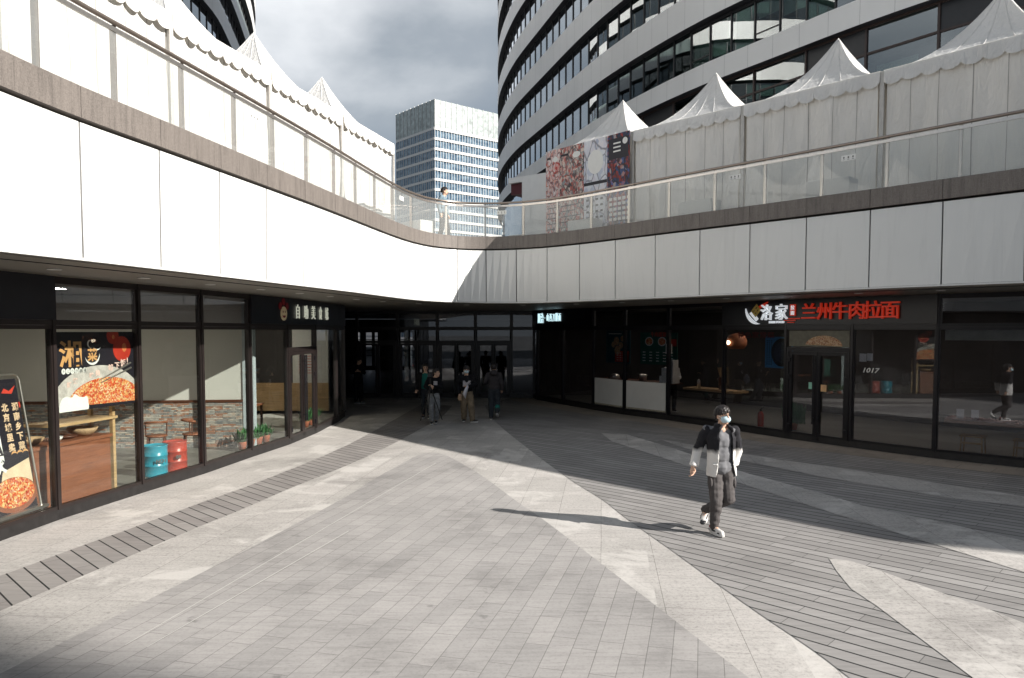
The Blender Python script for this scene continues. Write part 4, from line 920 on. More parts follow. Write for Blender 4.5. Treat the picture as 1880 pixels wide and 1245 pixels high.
def tent(A, B, depth, eave, peak, lab, grp, seed=0, banners=False, peak_u=.5):
    rnd = random.Random(seed)
    F = frame_between(A, B); L = (Vector(B) - Vector(A)).length
    t = thing('marquee_tent', lab, 'tent', F.p(L / 2, ZD, -depth / 2), 0, grp)
    g = .04
    cu, cw = L * peak_u, -depth / 2
    # concave pyramid roof
    prof = lambda k: k ** 2.1 * .82 + k * .18
    n = 12; m_ = 10
    rf = MB(); base = [(g, 0), (L - g, 0), (L - g, -depth), (g, -depth)]
    for s in range(4):
        (u0, w0), (u1, w1) = base[s], base[(s + 1) % 4]; rows = []
        for i in range(m_ + 1):
            k = i / m_; row = []
            for j in range(n + 1):
                q = j / n; u = u0 + (u1 - u0) * q; w = w0 + (w1 - w0) * q; sag = .05 * math.sin(math.pi * q) * math.sin(math.pi * min(1, k * 1.4)) if k < .72 else 0
                ripple = .012 * math.sin(q * 46 + seed) * (1 - k) ** 2 * (k > 0)
                kk = k * .985
                row.append(F.p(u + (cu - u) * kk, eave + (peak - eave) * prof(k) - sag + ripple, w + (cw - w) * kk))
            rows.append(row)
        for i in range(m_):
            b0 = len(rf.v); rf.v += rows[i] + rows[i + 1]
            for j in range(n): rf.f.append((b0 + j, b0 + j + 1, b0 + n + 2 + j, b0 + n + 1 + j)); rf.m.append(0)
    rf.lathe(F.p(cu, peak - .03, cw), [(.03, 0), (.012, .07)], 8)
    ro = rf.build('roof', M_roof, t, smooth=True)
    rs_ = MB()
    for s in range(4):
        (u0, w0), (u1, w1) = base[s], base[(s + 1) % 4]
        for q in (.0, .25, .5, .75):
            pth = []
            for i in range(m_ + 1):
                k = i / m_; u = u0 + (u1 - u0) * q; w = w0 + (w1 - w0) * q; kk = k * .985; sag = .05 * math.sin(math.pi * q) * math.sin(math.pi * min(1, k * 1.4)) if k < .72 else 0
                pth.append(F.p(u + (cu - u) * kk, eave + (peak - eave) * prof(k) - sag + .004, w + (cw - w) * kk))
            rs_.tube(pth, .007, 5)
    rs_.build('roof_seam', M_roof, ro)
    # scalloped valance, billowing
    val = MB(); ns = 9; per = 10
    for side in range(4):
        (u0, w0), (u1, w1) = base[side], base[(side + 1) % 4]; o = F.p(u0, 0, w0); d = F.p(u1, 0, w1) - o; l = d.length; d.normalize(); out = Vector((d.y, -d.x, 0))
        top, midl, bot = [], [], []
        for i in range(ns * per + 1):
            q = i / (ns * per); ph = q * ns; fr = ph - math.floor(ph); sc = math.sin(math.pi * fr)
            bl = .012 + .016 * math.sin(ph * 2.4 + seed * 1.7) + .012 * math.sin(ph * 5.1)
            p = o + d * (l * q)
            top.append(p + out * .015 + Vector((0, 0, eave + .01))); midl.append(p + out * (.02 + bl * .5) + Vector((0, 0, eave - .16))); bot.append(p + out * (.02 + bl) + Vector((0, 0, eave - .23 - .085 * sc ** .6)))
        val.strip(top, midl); val.strip(midl, bot)
        val.strip([p - out * .004 for p in bot], [p - out * .004 for p in midl], 1); val.strip([p - out * .004 for p in midl], [p - out * .004 for p in top], 1)
    val.build('valance', [M_roof, M_tent], t, smooth=True, fix=False)
    # walls: loose sheets with seams
    for side, nm in ((0, 'front_wall'), (1, 'end_wall'), (2, 'rear_wall'), (3, 'end_wall')):
        (u0, w0), (u1, w1) = base[side], base[(side + 1) % 4]; o = F.p(u0, 0, w0); d = F.p(u1, 0, w1) - o; l = d.length; d.normalize(); out = Vector((d.y, -d.x, 0))
        wl2 = MB(); nu, nv = 48, 8; ph0 = rnd.random() * 6; rows = []
        for j in range(nv + 1):
            v = ZD + .03 + (eave - ZD - .05) * j / nv; row = []
            for i in range(nu + 1):
                q = i / nu; wob = .026 * math.sin(q * 19 + ph0) + .022 * math.sin(q * 33 + ph0 * 2 + j * .35) + .022 * math.sin(q * 11 + j * .8 + ph0) + .012 * math.sin(q * 57 - j * .9 + ph0 * 3)
                wob *= (1 - .75 * (j / nv) ** 2)
                row.append(o + d * (.05 + (l - .1) * q) + out * (-.045 + wob * .9) + Vector((0, 0, v)))
            rows.append(row)
        for j in range(nv): wl2.strip(rows[j], rows[j + 1])
        wo2 = wl2.build(nm, M_tent, t, smooth=True, fix=False)
        sm = MB()
        for q in (7, 15, 24, 33, 41):
            A2 = [r[q] + out * .006 for r in rows]; B2 = [r[q] + out * .006 + d * (.012 if q != 24 else .022) for r in rows]; sm.strip(A2, B2)
        sm.build('seam', M_tseam, wo2, fix=False)
    for (u, w) in ((.0, -.02), (L, -.02), (L, -depth), (0, -depth)):
        MB().box(F.p(u + (.02 if u == 0 else -.02), (ZD + eave) / 2, w), (.05, .05, eave - ZD), math.atan2(F.r.y, F.r.x)).build('post', M_pole, t)
    return t, F, L
EL, ER = 7.88, 8.12
GL, GR = 'white tents along the left terrace edge', 'white tents along the right terrace edge'
d_ = Vector((-.26, -.965, 0)).normalized(); A = Vector((-3.3, 20.9, 0)); nodes = [A + d_ * q for q in (0, 3.02, 6.02, 8.85, 11.85, 14.85)]
labsL = ['farthest left terrace tent, ending beside the distant glass tower', 'left terrace tent second from the far end, with a sharp peak under the sky', 'left terrace tent with its post just right of the dark tower edge', 'left terrace tent nearest but one to the picture corner', 'left terrace tent nearest the viewer, mostly out of the picture']
for i in range(5): tent(nodes[i + 1], nodes[i], 2.75, EL, EL + 1.45, labsL[i], GL, seed=i + 1)
nodesR = V3((1.10, 22.95), (3.30, 20.42), (5.58, 18.10), (7.78, 15.75), (9.95, 13.15), (12.15, 10.45), (14.4, 7.8), (16.7, 5.2), (19.0, 2.6), (21.3, 0))
labsR = ['white tent whose front is covered by colourful banners', 'white tent directly right of the banner tent', 'white tent in the middle of the right terrace row', 'large white tent at the right picture edge with its peak at the top', 'white tent beyond the right picture edge', 'third white tent beyond the right picture edge', 'fourth white tent beyond the right picture edge', 'fifth white tent beyond the right picture edge', 'last white tent of the right row, out of the picture']
for i in range(8):
    t, F, L = tent(nodesR[i], nodesR[i + 1], 3.1, ER, ER + 1.5, labsR[i], GR, seed=i + 11)
    if i == 0: FB_, LBn = F, L
# generic event banners: patterned colour, no figures
def collage(name, cols, sc, seed):
    m, nt, bs = new_mat(name)
    o = vec(nt, 'Object', (1, 1, .7)); w_ = N(nt, 'ShaderNodeTexNoise', Scale=2.5, Detail=3); nt.links.new(o, w_.inputs['Vector']); ow = mixc(nt, .16, o, w_.outputs['Color'])
    a = N(nt, 'ShaderNodeTexNoise', Scale=sc * .55, Detail=6, Roughness=.75, Distortion=2.6); nt.links.new(o, a.inputs['Vector'])
    v = N(nt, 'ShaderNodeTexVoronoi', Scale=sc * 1.5, Randomness=1); nt.links.new(ow, v.inputs['Vector']); s = N(nt, 'ShaderNodeSeparateColor'); nt.links.new(v.outputs['Color'], s.inputs[0])
    v2 = N(nt, 'ShaderNodeTexVoronoi', Scale=sc * 5, Randomness=1); nt.links.new(ow, v2.inputs['Vector']); s2 = N(nt, 'ShaderNodeSeparateColor'); nt.links.new(v2.outputs['Color'], s2.inputs[0])
    k = mixc(nt, .38, mixc(nt, .5, a.outputs['Fac'], s.outputs[seed % 3]), s2.outputs[seed % 3])
    c = ramp(nt, k, [(.26 + .48 * i / (len(cols) - 1), c) for i, c in enumerate(cols)])
    e = N(nt, 'ShaderNodeTexVoronoi', Scale=sc * 1.5, Randomness=1, feature='DISTANCE_TO_EDGE'); nt.links.new(ow, e.inputs['Vector'])
    nt.links.new(mixc(nt, ramp(nt, e.outputs['Distance'], [(.02, .75), (.05, 0.0)]), c, tuple(x * .25 for x in cols[2])), bs.inputs['Base Color']); bs.inputs['Roughness'].default_value = .5; return m
C1 = collage('banner_pink', [(.50, .05, .04), (.72, .62, .58), (.62, .20, .16), (.74, .70, .68), (.20, .06, .07), (.70, .66, .64), (.66, .30, .24)], 4, 0)
C2 = collage('banner_mixed', [(.06, .05, .05), (.52, .10, .07), (.20, .24, .25), (.70, .58, .50), (.42, .05, .04), (.60, .50, .44), (.10, .07, .07)], 3.6, 1)
C3 = collage('banner_pale', [(.50, .53, .62), (.70, .71, .74), (.62, .60, .66), (.73, .70, .71), (.42, .45, .55)], 2.2, 2)
C4 = collage('banner_dark', [(.008, .008, .014), (.03, .06, .17), (.02, .015, .02), (.36, .03, .02), (.012, .012, .02), (.06, .12, .32), (.40, .12, .08), (.34, .30, .30)], 3, 0)
Mw = M_paper
bands = [(.03, .62, C1, 'narrow banner of pink and white pattern at the left end of the banner tent'), (.63, 1.62, C2, 'wide banner of crowded red and grey pattern on the banner tent'), (1.63, 2.52, C3, 'pale blue and white banner on the banner tent'), (2.53, LBn - .02, C4, 'dark banner of red and blue pattern on the banner tent')]
for i, (u0, u1, m_, lab) in enumerate(bands):
    t = thing('banner', lab, 'banner', FB_.p((u0 + u1) / 2, ZD, .1), 0, 'banners on the corner tent')
    MB().fb(FB_, u0, u1, ZD + .25, ER + .02, .09, .10).build('sheet', m_, t)
    fr_ = MB(); mt = M_navy if i != 3 else M_paper
    uw = u1 - u0
    if i == 3:
        fr_.fb(FB_, u0 + .04, u1 - .04, 7.45, 8.02, .1005, .103, 1)
        for k in range(3): fr_.fb(FB_, u0 + .22, u1 - .32, 7.86 - k * .11, 7.90 - k * .11, .1035, .105)
        fr_.disc(FB_, u1 - .16, 7.9, .09, .09, .1035, .105, 18)
        for r_ in range(5):
            row_ = MB()
            for c_ in range(5): row_.fb(FB_, u0 + .08 + c_ * .16, u0 + .19 + c_ * .16, 5.75 + r_ * .14, 5.83 + r_ * .14, .1005, .103)
            row_.build('print_row', M_paper, t)
    elif i == 2:
        fr_.disc(FB_, (u0 + u1) / 2, 7.5, .30, .34, .1005, .103, 30, 1); fr_.fb(FB_, u0, u1, 6.86, 6.95, .1005, .103)
        for r_ in range(4):
            row_ = MB()
            for c_ in range(4): row_.fb(FB_, u0 + .1 + c_ * .18, u0 + .2 + c_ * .18, 5.9 + r_ * .17, 5.96 + r_ * .17, .1005, .103)
            row_.build('print_row', M_navy, t)
    else:
        fr_.fb(FB_, u0 + .04, u0 + uw * .35, 7.88, 7.94, .1005, .103); fr_.disc(FB_, u1 - uw * .3, 7.85, uw * .16, .09, .1005, .103, 18, 1)
        for r_ in range(7): fr_.fb(FB_, u0 + .06, u0 + uw * (.9 - .12 * (r_ % 3)), 6.55 - r_ * .16, 6.58 - r_ * .16, .1005, .103)
    fr_.build('print', [mt, M_navy if i == 3 else M_paper], t)
# white kiosk left of the banners
kp = Fr((-.12, 24.2, 0), (.80, -.60)); kk = thing('kiosk', 'plain white booth with a red awning beside the banner tent', 'kiosk', kp.p(.6, ZD, -.5))
kb = MB(); kb.fb(kp, .55, 1.75, ZD + .55, 7.62, -1.2, 0); kb.fb(kp, 0, .55, 7.45, 7.62, -1.2, 0); kb.fb(kp, 0, .55, ZD, ZD + .5, -1.2, 0); kb.fb(kp, .55, 1.75, ZD, ZD + .55, -1.199, -.001); kb.build('body', mat('white_booth', (.68, .68, .67), .5, var=.03), kk)
MB().fb(kp, .02, .54, 7.10, 7.44, -.9, -.12).build('awning', mat('dark_red_cloth', (.07, .008, .014), .7), kk); MB().fb(kp, .10, .54, ZD + .5, 7.10, -1.1, -1.0).build('window', M_tglass, kk)
# low white planters / boxes behind the glass
for p, lab in (((-2.75, 21.6, 0), 'white box behind the glass at the end of the left tents'), ((2.1, 21.3, 0), 'low white box behind the glass under the dark banner'), ((4.6, 18.2, 0), 'white box behind the glass below the second right tent'), ((6.75, 15.7, 0), 'white box behind the glass at the gap between the right tents')):
    tag(MB().box((p[0], p[1], ZD + .28), (.9, .5, .56), R(-45)).build('box', mat('white_booth', (.68,) * 3), bevel=.015), lab, 'box')

# ================================================================ towers
M_span = mat('aluminium_spandrel', (.80, .79, .775), .35, metal=.0, var=.07, scale=.22, stretch=(1, 1, .4), spec=.6)
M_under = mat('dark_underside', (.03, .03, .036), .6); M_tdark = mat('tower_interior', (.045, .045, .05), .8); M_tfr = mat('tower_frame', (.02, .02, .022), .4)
M_blind = mat('office_blind', (.50, .56, .52), .8, var=.1); M_floor = mat('office_ceiling', (.20, .20, .19), .8)
def curved_tower(name, lab, path, z_top1, nfl, base_z, win_rng, win_floors, loc, base_bays=None, limit=100, fl=3.9, first_h=1.05, inset=.45):
    t = thing(name, lab, 'tower', loc)
    D = catmull(path, 5)
    # resample at 1.5 m
    ln = [0]
    for a, b in zip(D, D[1:]): ln.append(ln[-1] + (b - a).length)
    step = 1.45; S = []
    n = int(ln[-1] / step); j = 0
    for i in range(n + 1):
        s = ln[-1] * i / n
        while j < len(ln) - 2 and ln[j + 1] < s: j += 1
        S.append(D[j].lerp(D[j + 1], (s - ln[j]) / max(1e-6, ln[j + 1] - ln[j])))
    Nn = [-q for q in normals(S)] ; Nn = normals(S)
    inn = [p - q * inset for p, q in zip(S, Nn)]; core = [p - q * 4.5 for p, q in zip(S, Nn)]
    zs = [z_top1 + fl * k for k in range(nfl)]
    joints = MB()
    for k, zt in enumerate(zs):
        h = first_h if k == 0 else 1.65
        sp = MB(); zb = zt - h
        A0 = [up(p, zb) for p in S]; A1 = [up(p, zt) for p in S]; I0 = [up(p, zb) for p in inn]; I1 = [up(p, zt) for p in inn]
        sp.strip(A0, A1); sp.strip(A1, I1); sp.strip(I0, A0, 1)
        C0 = [up(p, zb + .02) for p in core]; sp.strip([up(p, zb + .02) for p in inn], C0, 2); C1 = [up(p, zt) for p in core]; sp.strip(I1, C1, 2); sp.strip(I0, [up(p, zb + .35) for p in inn], 1)
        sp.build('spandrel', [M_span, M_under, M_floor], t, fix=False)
        for i in range(0, len(S), 1):
            p, q = S[i], Nn[i]; tv = Vector((q.y, -q.x, 0)) * .006
            joints.add([up(p + q * .003 - tv, zb), up(p + q * .003 + tv, zb), up(p + q * .003 + tv, zt), up(p + q * .003 - tv, zt)], [(0, 1, 2, 3)])
    joints.build('spandrel_joint', mat('thin_seam', (.30, .30, .29), .6), t, fix=False)['kind'] = 'stuff'
    cw = MB(); cw.strip([up(p, base_z) for p in core], [up(p, zs[-1] + 2) for p in core]); cw.build('core_wall', M_tdark, t, fix=False)
    rnd = random.Random(len(name) + int(loc[0])); cells = []
    for k in range(nfl):
        z0 = zs[k]; z1 = (zs[k + 1] - 1.65) if k + 1 < nfl else zs[k] + 2.1
        for i in range(len(S) - 1):
            cells.append((k, i, z0, z1))
    # rest of the glazing as one mass, the visible ones as windows of their own
    def dist(c): p = inn[c[1]]; return p.x ** 2 + p.y ** 2 + (c[2] - EYE) ** 2
    vis = [c for c in cells if c[0] in win_floors and win_rng[0] <= c[1] < win_rng[1]]; vis.sort(key=dist); own = set((c[0], c[1]) for c in vis[:limit])
    rest = MB()
    for k, i, z0, z1 in cells:
        a, b = inn[i], inn[i + 1]; F = frame_between(a, b); L = (b - a).length
        if (k, i) in own:
            w = MB(); w.fb(F, 0, .06, z0, z1, -.10, .05); w.fb(F, .06, L, z0 + .05, z0 + .11, -.05, .03); w.fb(F, .06, L, z1 - .16, z1 - .02, -.05, .03)
            if i % 3 == 0: w.fb(F, .06, L, z0 + .55, z0 + .59, -.05, .03)
            o = w.build('window', M_tfr, t)
            MB().fb(F, .06, L, z0 + .11, z1 - .16, -.022, -.01).build('pane', M_tglass, o)
            r_ = rnd.random()
            if r_ < .8:
                zb = z0 + .2 + (z1 - z0 - .4) * rnd.choice((0, .1, .25, .4, .6))
                MB().fb(F, .12, L - .06, zb, z1 - .18, -.16, -.145).build('blind', M_blind, o)
        else:
            rest.fb(F, 0, .06, z0, z1, -.10, .05, 1); rest.fb(F, .06, L, z0 + .02, z1 - .02, -.022, -.01, 0)
    ro = rest.build('glazing', [M_tglass, M_tfr], t); ro['kind'] = 'stuff'
    if base_bays:
        zt = zs[0] - first_h; rows = [base_z, base_z + 2.4, base_z + 4.9, base_z + 7.2, zt - 1.1, zt]
        bw = MB(); cnt = 0
        for i in range(0, len(S) - 2, 2):
            a, b = inn[i], inn[i + 2]; F = frame_between(a, b); L = (b - a).length
            for z0, z1 in zip(rows, rows[1:]):
                if base_bays[0] <= i < base_bays[1]:
                    w = MB(); w.fb(F, 0, .09, z0, z1, -.1, .07); w.fb(F, .09, L, z1 - .09, z1, -.08, .05); o = w.build('base_window', mat('rust_frame', (.045, .028, .024), .5), t)
                    MB().fb(F, .09, L, z0, z1 - .09, -.02, 0).build('pane', M_tglass if rnd.random() < .75 else M_tfr, o)
                    if rnd.random() < .3: MB().fb(F, .3, L - .9, z0 + .2, z1 - .5, -.4, -.38).build('blind', M_blind, o)
                else: bw.fb(F, 0, L, z0, z1, -.02, 0)
        bo = bw.build('base_glazing', M_tglass, t); bo['kind'] = 'stuff'
    top = MB(); top.poly([(p.x, p.y) for p in core[::3]], zs[-1] + 2.0, zs[-1] + 2.4); top.build('roof', M_under, t)
    return t, S
rt_path = V3((8, 110), (1.2, 100), (-1.2, 90), (-1.45, 78), (-.1, 68), (2.4, 58.6), (5.65, 47.9), (9.1, 39.9), (11.95, 35), (14.8, 30.4), (18.1, 26.2), (22.2, 22.0), (27.5, 18.2), (34, 15.5), (42, 15), (50, 18))
rt, rS = curved_tower('office_tower', 'curved office tower with white spandrel bands rising behind the right hand tents', rt_path, 16.35, 9, ZD, (0, 200), (0, 1, 2, 3, 4, 5), (30, 50, ZD), base_bays=(46, 80))
lt_path = V3((-62, 50), (-50, 38), (-38, 34), (-28, 37), (-23, 46), (-22.2, 55), (-23.4, 62.5), (-25, 70), (-27.3, 79.5), (-31, 90), (-38, 100), (-50, 106))
lt_path = lt_path
lt, lS = curved_tower('office_tower', 'dark striped curved tower behind the left hand tents', lt_path, 16.35, 10, ZD, (22, 46), (1, 2, 3, 4), (-35, 70, ZD), limit=60)
# ---- distant glass tower
M_fw = mat('white_band', (.53, .53, .52), .5, var=.04, scale=.1); M_fcrown = mat('pale_crown_glass', (.30, .345, .34), .3, var=.5, scale=.6); M_fg = None
m, nt, bs = new_mat('blue_glass'); bs.inputs['Base Color'].default_value = (.05, .10, .17, 1); bs.inputs['Roughness'].default_value = .12; bs.inputs['Specular IOR Level'].default_value = .9
n_ = N(nt, 'ShaderNodeTexNoise', Scale=.35, Detail=4); nt.links.new(vec(nt, 'Object', (1, 1, 2)), n_.inputs['Vector']); nt.links.new(ramp(nt, n_.outputs['Fac'], [(.35, (.05, .10, .16)), (.65, (.17, .25, .32))]), bs.inputs['Base Color']); M_fg = m
DF = 300.0; cx = (800 - 940) / F_PX * DF
lf_dir = Vector((-.655, .755, 0)).normalized(); rf_dir = Vector((.775, .632, 0)).normalized()
zt_ = atY(800, 184, DF).z
far = thing('glass_tower', 'distant square glass tower with white floor bands between the two curved towers', 'tower', (cx, DF, -.4))
corner = Vector((cx, DF, 0)); wL, wR = 28.5, 46.0
back_c = corner + lf_dir * wL + rf_dir * wR
MB().poly([(p.x, p.y) for p in (corner + (lf_dir + rf_dir) * .3, corner + rf_dir * (wR - .3) + lf_dir * .3, back_c - (lf_dir + rf_dir) * .3, corner + lf_dir * (wL - .3) + rf_dir * .3)], -.4, zt_ - .5).build('body', M_fg, far)
FL_ = frame_between(corner + lf_dir * wL, corner); FR_ = frame_between(corner, corner + rf_dir * wR)
fh = 4.05; crown = 10.5; nfl = 22; count = 0
restf = MB()
for F, L, nb in ((FL_, wL, 10), (FR_, wR, 17)):
    cb = MB()
    bw = L / nb
    for j in range(nb):
        MB().fb(F, j * bw + .12, (j + 1) * bw - .02, zt_ - crown, zt_ + .4, -.1, .12).build('crown_panel', M_fcrown, far)
        restf.fb(F, j * bw - .02, j * bw + .10, zt_ - crown, zt_ + .6, -.1, .3)
    for k in range(nfl):
        z1 = zt_ - crown - k * fh
        MB().fb(F, 0, L, z1 - 1.0, z1, -.1, .20).build('floor_band', M_fw, far)
        for j in range(nb * 2):
            u = j * bw / 2
            if count < 96 and z1 > 30 and (F is FL_ or u < 32) and j % 2 == 0:
                count += 1
                MB().fb(F, u + .08, u + bw - .08, z1 - fh, z1 - 1.0, -.15, .05).build('window', M_fg, far)
            restf.fb(F, u - .07, u + .07, z1 - fh, z1 - 1.0, .0, .30 if j % 2 == 0 else .14)
ro = restf.build('mullions', M_fw, far); ro['kind'] = 'stuff'
# ---- the tower behind the viewer whose edge throws the shade over the near left corner
q0 = Vector((-3.6, 6.1, 0)) + Vector((SUN_XY.x, SUN_XY.y, 0)) * 95; nn_ = Vector((-.425, -.905, 0)).normalized() * -1
nn_ = Vector((SUN_XY.y, -SUN_XY.x, 0))
c0 = q0 + nn_ * 20
bt_path = [c0 + Vector((math.cos(a) * 20, math.sin(a) * 20, 0)) for a in [R(q) for q in range(0, 361, 24)]]
bt, bS = curved_tower('office_tower', 'curved office tower standing behind the viewer, its edge shading the near corner', bt_path, 16.35, 12, 0, (0, 0), (), (c0.x, c0.y, 0))

# ================================================================ people
M_skin = mat('skin', (.60, .38, .27), .55, var=.06, scale=12); M_hair = mat('black_hair', (.014, .010, .009), .42, var=.4, scale=60)
M_mask = mat('pale_blue_mask', (.50, .66, .72), .7, var=.05); M_maskw = mat('mask_edge', (.74, .77, .78), .7); M_shoeb = mat('black_shoe', (.015, .015, .017), .5); M_sole = mat('white_sole', (.70, .69, .67), .5)
def cloth(name, c, var=.18, scale=9): return mat(name, c, .85, var=var, scale=scale, spec=.2)
def ball(mb, p, r): return mb.ell(p, (r, r, r), n=12, m=8)
def limb(mb, pts, rad, n=12):
    pts = [Vector(p) for p in pts]
    for a, b, r0, r1 in zip(pts, pts[1:], rad, rad[1:]): mb.tube([a, a.lerp(b, .5), b], [r0, (r0 + r1) / 2, r1], n)
    for p, r in zip(pts, rad): ball(mb, p, r)
    return mb
def fuse(mb, name, m, parent, voxel=.012, it=3, wr=0, wf=9, ws=(1, 1, 1)):
    """closed overlapping volumes -> one continuous surface"""
    me = bpy.data.meshes.new(name); me.from_pydata(mb.v, [], mb.f); me.update()
    bm = bmesh.new(); bm.from_mesh(me); bmesh.ops.recalc_face_normals(bm, faces=bm.faces); bm.to_mesh(me); bm.free()
    o = bpy.data.objects.new(name, me); COL.objects.link(o)
    r = o.modifiers.new('r', 'REMESH'); r.mode = 'VOXEL'; r.voxel_size = voxel
    s = o.modifiers.new('s', 'SMOOTH'); s.factor = .5; s.iterations = it
    bpy.context.view_layer.update()
    me2 = bpy.data.meshes.new_from_object(o.evaluated_get(bpy.context.evaluated_depsgraph_get()))
    me2.name = name
    if wr:
        nrm = [v.normal.copy() for v in me2.vertices]
        for v, q in zip(me2.vertices, nrm):
            c = v.co; k = mnoise.noise(Vector((c.x * wf * ws[0], c.y * wf * ws[1], c.z * wf * ws[2]))) + .5 * mnoise.noise(Vector((c.x * wf * 2.3, c.y * wf * 2.3, c.z * wf * 2.3 + 5)))
            v.co = c + q * (k * wr)
    me2.polygons.foreach_set('use_smooth', [True] * len(me2.polygons)); me2.materials.clear(); me2.materials.append(m)
    bpy.data.objects.remove(o); bpy.data.meshes.remove(me)
    n = bpy.data.objects.new(name, me2); COL.objects.link(n); n.parent = parent
    return n
def rotz(a): return Matrix.Rotation(a, 3, 'Z')
def hand(mb, w, d, side, curl=.5, s=1.0, open_=1.0):
    """palm, four fingers of unequal length and a thumb; w wrist, d direction, side = thumb direction"""
    d = Vector(d).normalized(); sd = Vector(side); sd = (sd - d * sd.dot(d)).normalized(); n = d.cross(sd)
    w = Vector(w)
    mb.tube([w, w + d * .03 * s, w + d * .085 * s], [.026 * s, .036 * s, .038 * s], 10, flat=.55)
    for k, (o, l) in enumerate(((.030, .070), (.010, .080), (-.010, .075), (-.029, .058))):
        a = w + d * .080 * s + sd * o * s; b = a + (d * math.cos(curl * .5) + n * math.sin(curl * .5)) * l * .5 * s; c = b + (d * math.cos(curl * 1.4) + n * math.sin(curl * 1.4)) * l * .5 * s
        limb(mb, [a, b, c], [.0095 * s, .009 * s, .0075 * s], 8)
    a = w + d * .03 * s + sd * .028 * s; b = a + (d * .6 + sd * .7).normalized() * .035 * s; c = b + (d * .9 + sd * .25 + n * .3 * curl).normalized() * .03 * s
    limb(mb, [a, b, c], [.013 * s, .011 * s, .009 * s], 8)
def person(loc, lab, J, yaw=0, tyaw=0, voxel=.012, top=None, trousers=None, shoe=None, shoe_sole=None, hair='short', mask=False, sleeve=(.062, .058, .048), leg=(.088, .072, .06), build_=1.0, curl=.6, hem=.0, cover=True, pitch=0, group=None, thumb=((1, 0, 0), (-1, 0, 0))):
    P = {k: Vector(v) for k, v in J.items()}
    t = thing('person', lab, 'person', loc, 0, group)
    T = rotz(tyaw)
    b = MB(); hd = P['head']; H = rotz(yaw) @ Matrix.Rotation(pitch, 3, 'X')      # face looks along -y turned by yaw
    def hp(x, y, z): return hd + H @ Vector((x, y, z))
    b.ell(hp(0, .012, .022), (.074, .092, .092), H); b.ell(hp(0, -.022, -.042), (.056, .066, .068), H); b.ell(hp(0, -.055, -.085), (.030, .028, .025), H)
    b.ell(hp(0, -.098, -.018), (.013, .020, .022), H, 8, 6); b.ell(hp(0, -.090, .004), (.010, .010, .03), H, 8, 6)
    for sx_ in (-1, 1): b.ell(hp(sx_ * .076, .01, -.012), (.012, .022, .032), H, 8, 6)
    limb(b, [P['neck'] - Vector((0, 0, .03)), hp(0, .012, -.06)], [.058, .052])
    ch, pe = P['chest'], P['pelvis']; mid = ch.lerp(pe, .5)
    b.ell(ch, (.155 * build_, .105, .17), T); b.ell(mid, (.13 * build_, .095, .17), T); b.ell(pe, (.15 * build_, .105, .12), T); b.ell(P['neck'] - Vector((0, 0, .05)), (.12, .07, .06), T)
    for q, th in (('a', thumb[0]), ('b', thumb[1])):
        limb(b, [P['sh' + q], P['el' + q], P['wr' + q]], [.052, .042, .029]); hand(b, P['wr' + q], P['ha' + q] - P['wr' + q], th, curl)
        limb(b, [P['hip' + q], P['kn' + q], P['an' + q]], [.082, .056, .040]); limb(b, [P['an' + q], P['an' + q].lerp(P['to' + q], .6)], [.035, .03])
    fuse(b, 'person_body', M_skin, t, voxel, 2).name = 'body'
    # face: eyes, brows, mouth
    ey = MB(); br = MB(); mo = MB()
    for sx_ in (-1, 1):
        ey.ell(hp(sx_ * .030, -.079, .004), (.013, .008, .007), H, 8, 6); br.ell(hp(sx_ * .031, -.080, .024), (.02, .008, .005), H, 8, 4)
    ey.build('eyes', M_joint, t, smooth=True, local=True); br.build('eyebrows', M_hair, t, smooth=True, local=True)
    if not mask: mo.ell(hp(0, -.086, -.052), (.022, .008, .006), H, 10, 6).build('mouth', mat('lips', (.32, .12, .10), .5), t, smooth=True, local=True)
    else:
        mk = MB(); mk.ell(hp(0, -.034, -.042), (.070, .078, .054), H, 24, 14)
        keep = MB(); o = mk.build('mask', M_mask, t, smooth=True, local=True)
        bm = bmesh.new(); bm.from_mesh(o.data); inv = H.transposed()
        bmesh.ops.delete(bm, geom=[f for f in bm.faces if (inv @ (f.calc_center_median() - hd)).y > -.030], context='FACES'); bm.to_mesh(o.data); bm.free()
        so_ = o.modifiers.new('thick', 'SOLIDIFY'); so_.thickness = .003
        st = MB()
        for sx_ in (-1, 1): st.tube([hp(sx_ * .066, -.05, -.02), hp(sx_ * .076, -.01, .0), hp(sx_ * .078, .012, .012)], .0025, 5); st.tube([hp(sx_ * .062, -.05, -.07), hp(sx_ * .074, -.01, -.03), hp(sx_ * .078, .012, -.02)], .0025, 5)
        st.build('mask_straps', M_maskw, t, local=True)
    # hair
    hr = MB(); rnd = random.Random(int(loc[0] * 97) + 5)
    hr.ell(hp(0, .020, .036), (.080, .094, .086), H, 16, 10)
    if hair != 'hat':
        for k in range(96):                       # locks that run from the crown over the skull
            a = 2 * math.pi * k / 96 + rnd.uniform(-.05, .05); fr_ = -math.sin(a)          # 1 in front, -1 behind
            lo = R({'fringe': 4, 'short': 24}.get(hair, 26)) + rnd.uniform(-.10, .12) if fr_ > .62 else (R(-2) + rnd.uniform(-.1, .1) if fr_ > -.1 else R(-30) + rnd.uniform(-.12, .12))
            g_ = rnd.uniform(.96, 1.17); pts = []
            for i_ in range(5):
                e_ = R(82) + (lo - R(82)) * i_ / 4; sw = rnd.uniform(-.03, .03) + (.18 * i_ / 4 if hair == 'fringe' and fr_ > .3 else 0)
                pts.append(hp(.084 * g_ * math.cos(a + sw) * math.cos(e_), .016 + .098 * g_ * math.sin(a + sw) * math.cos(e_), .022 + .100 * g_ * math.sin(e_)))
            hr.tube(pts, [.010, .014, .013, .010, .003], 6)
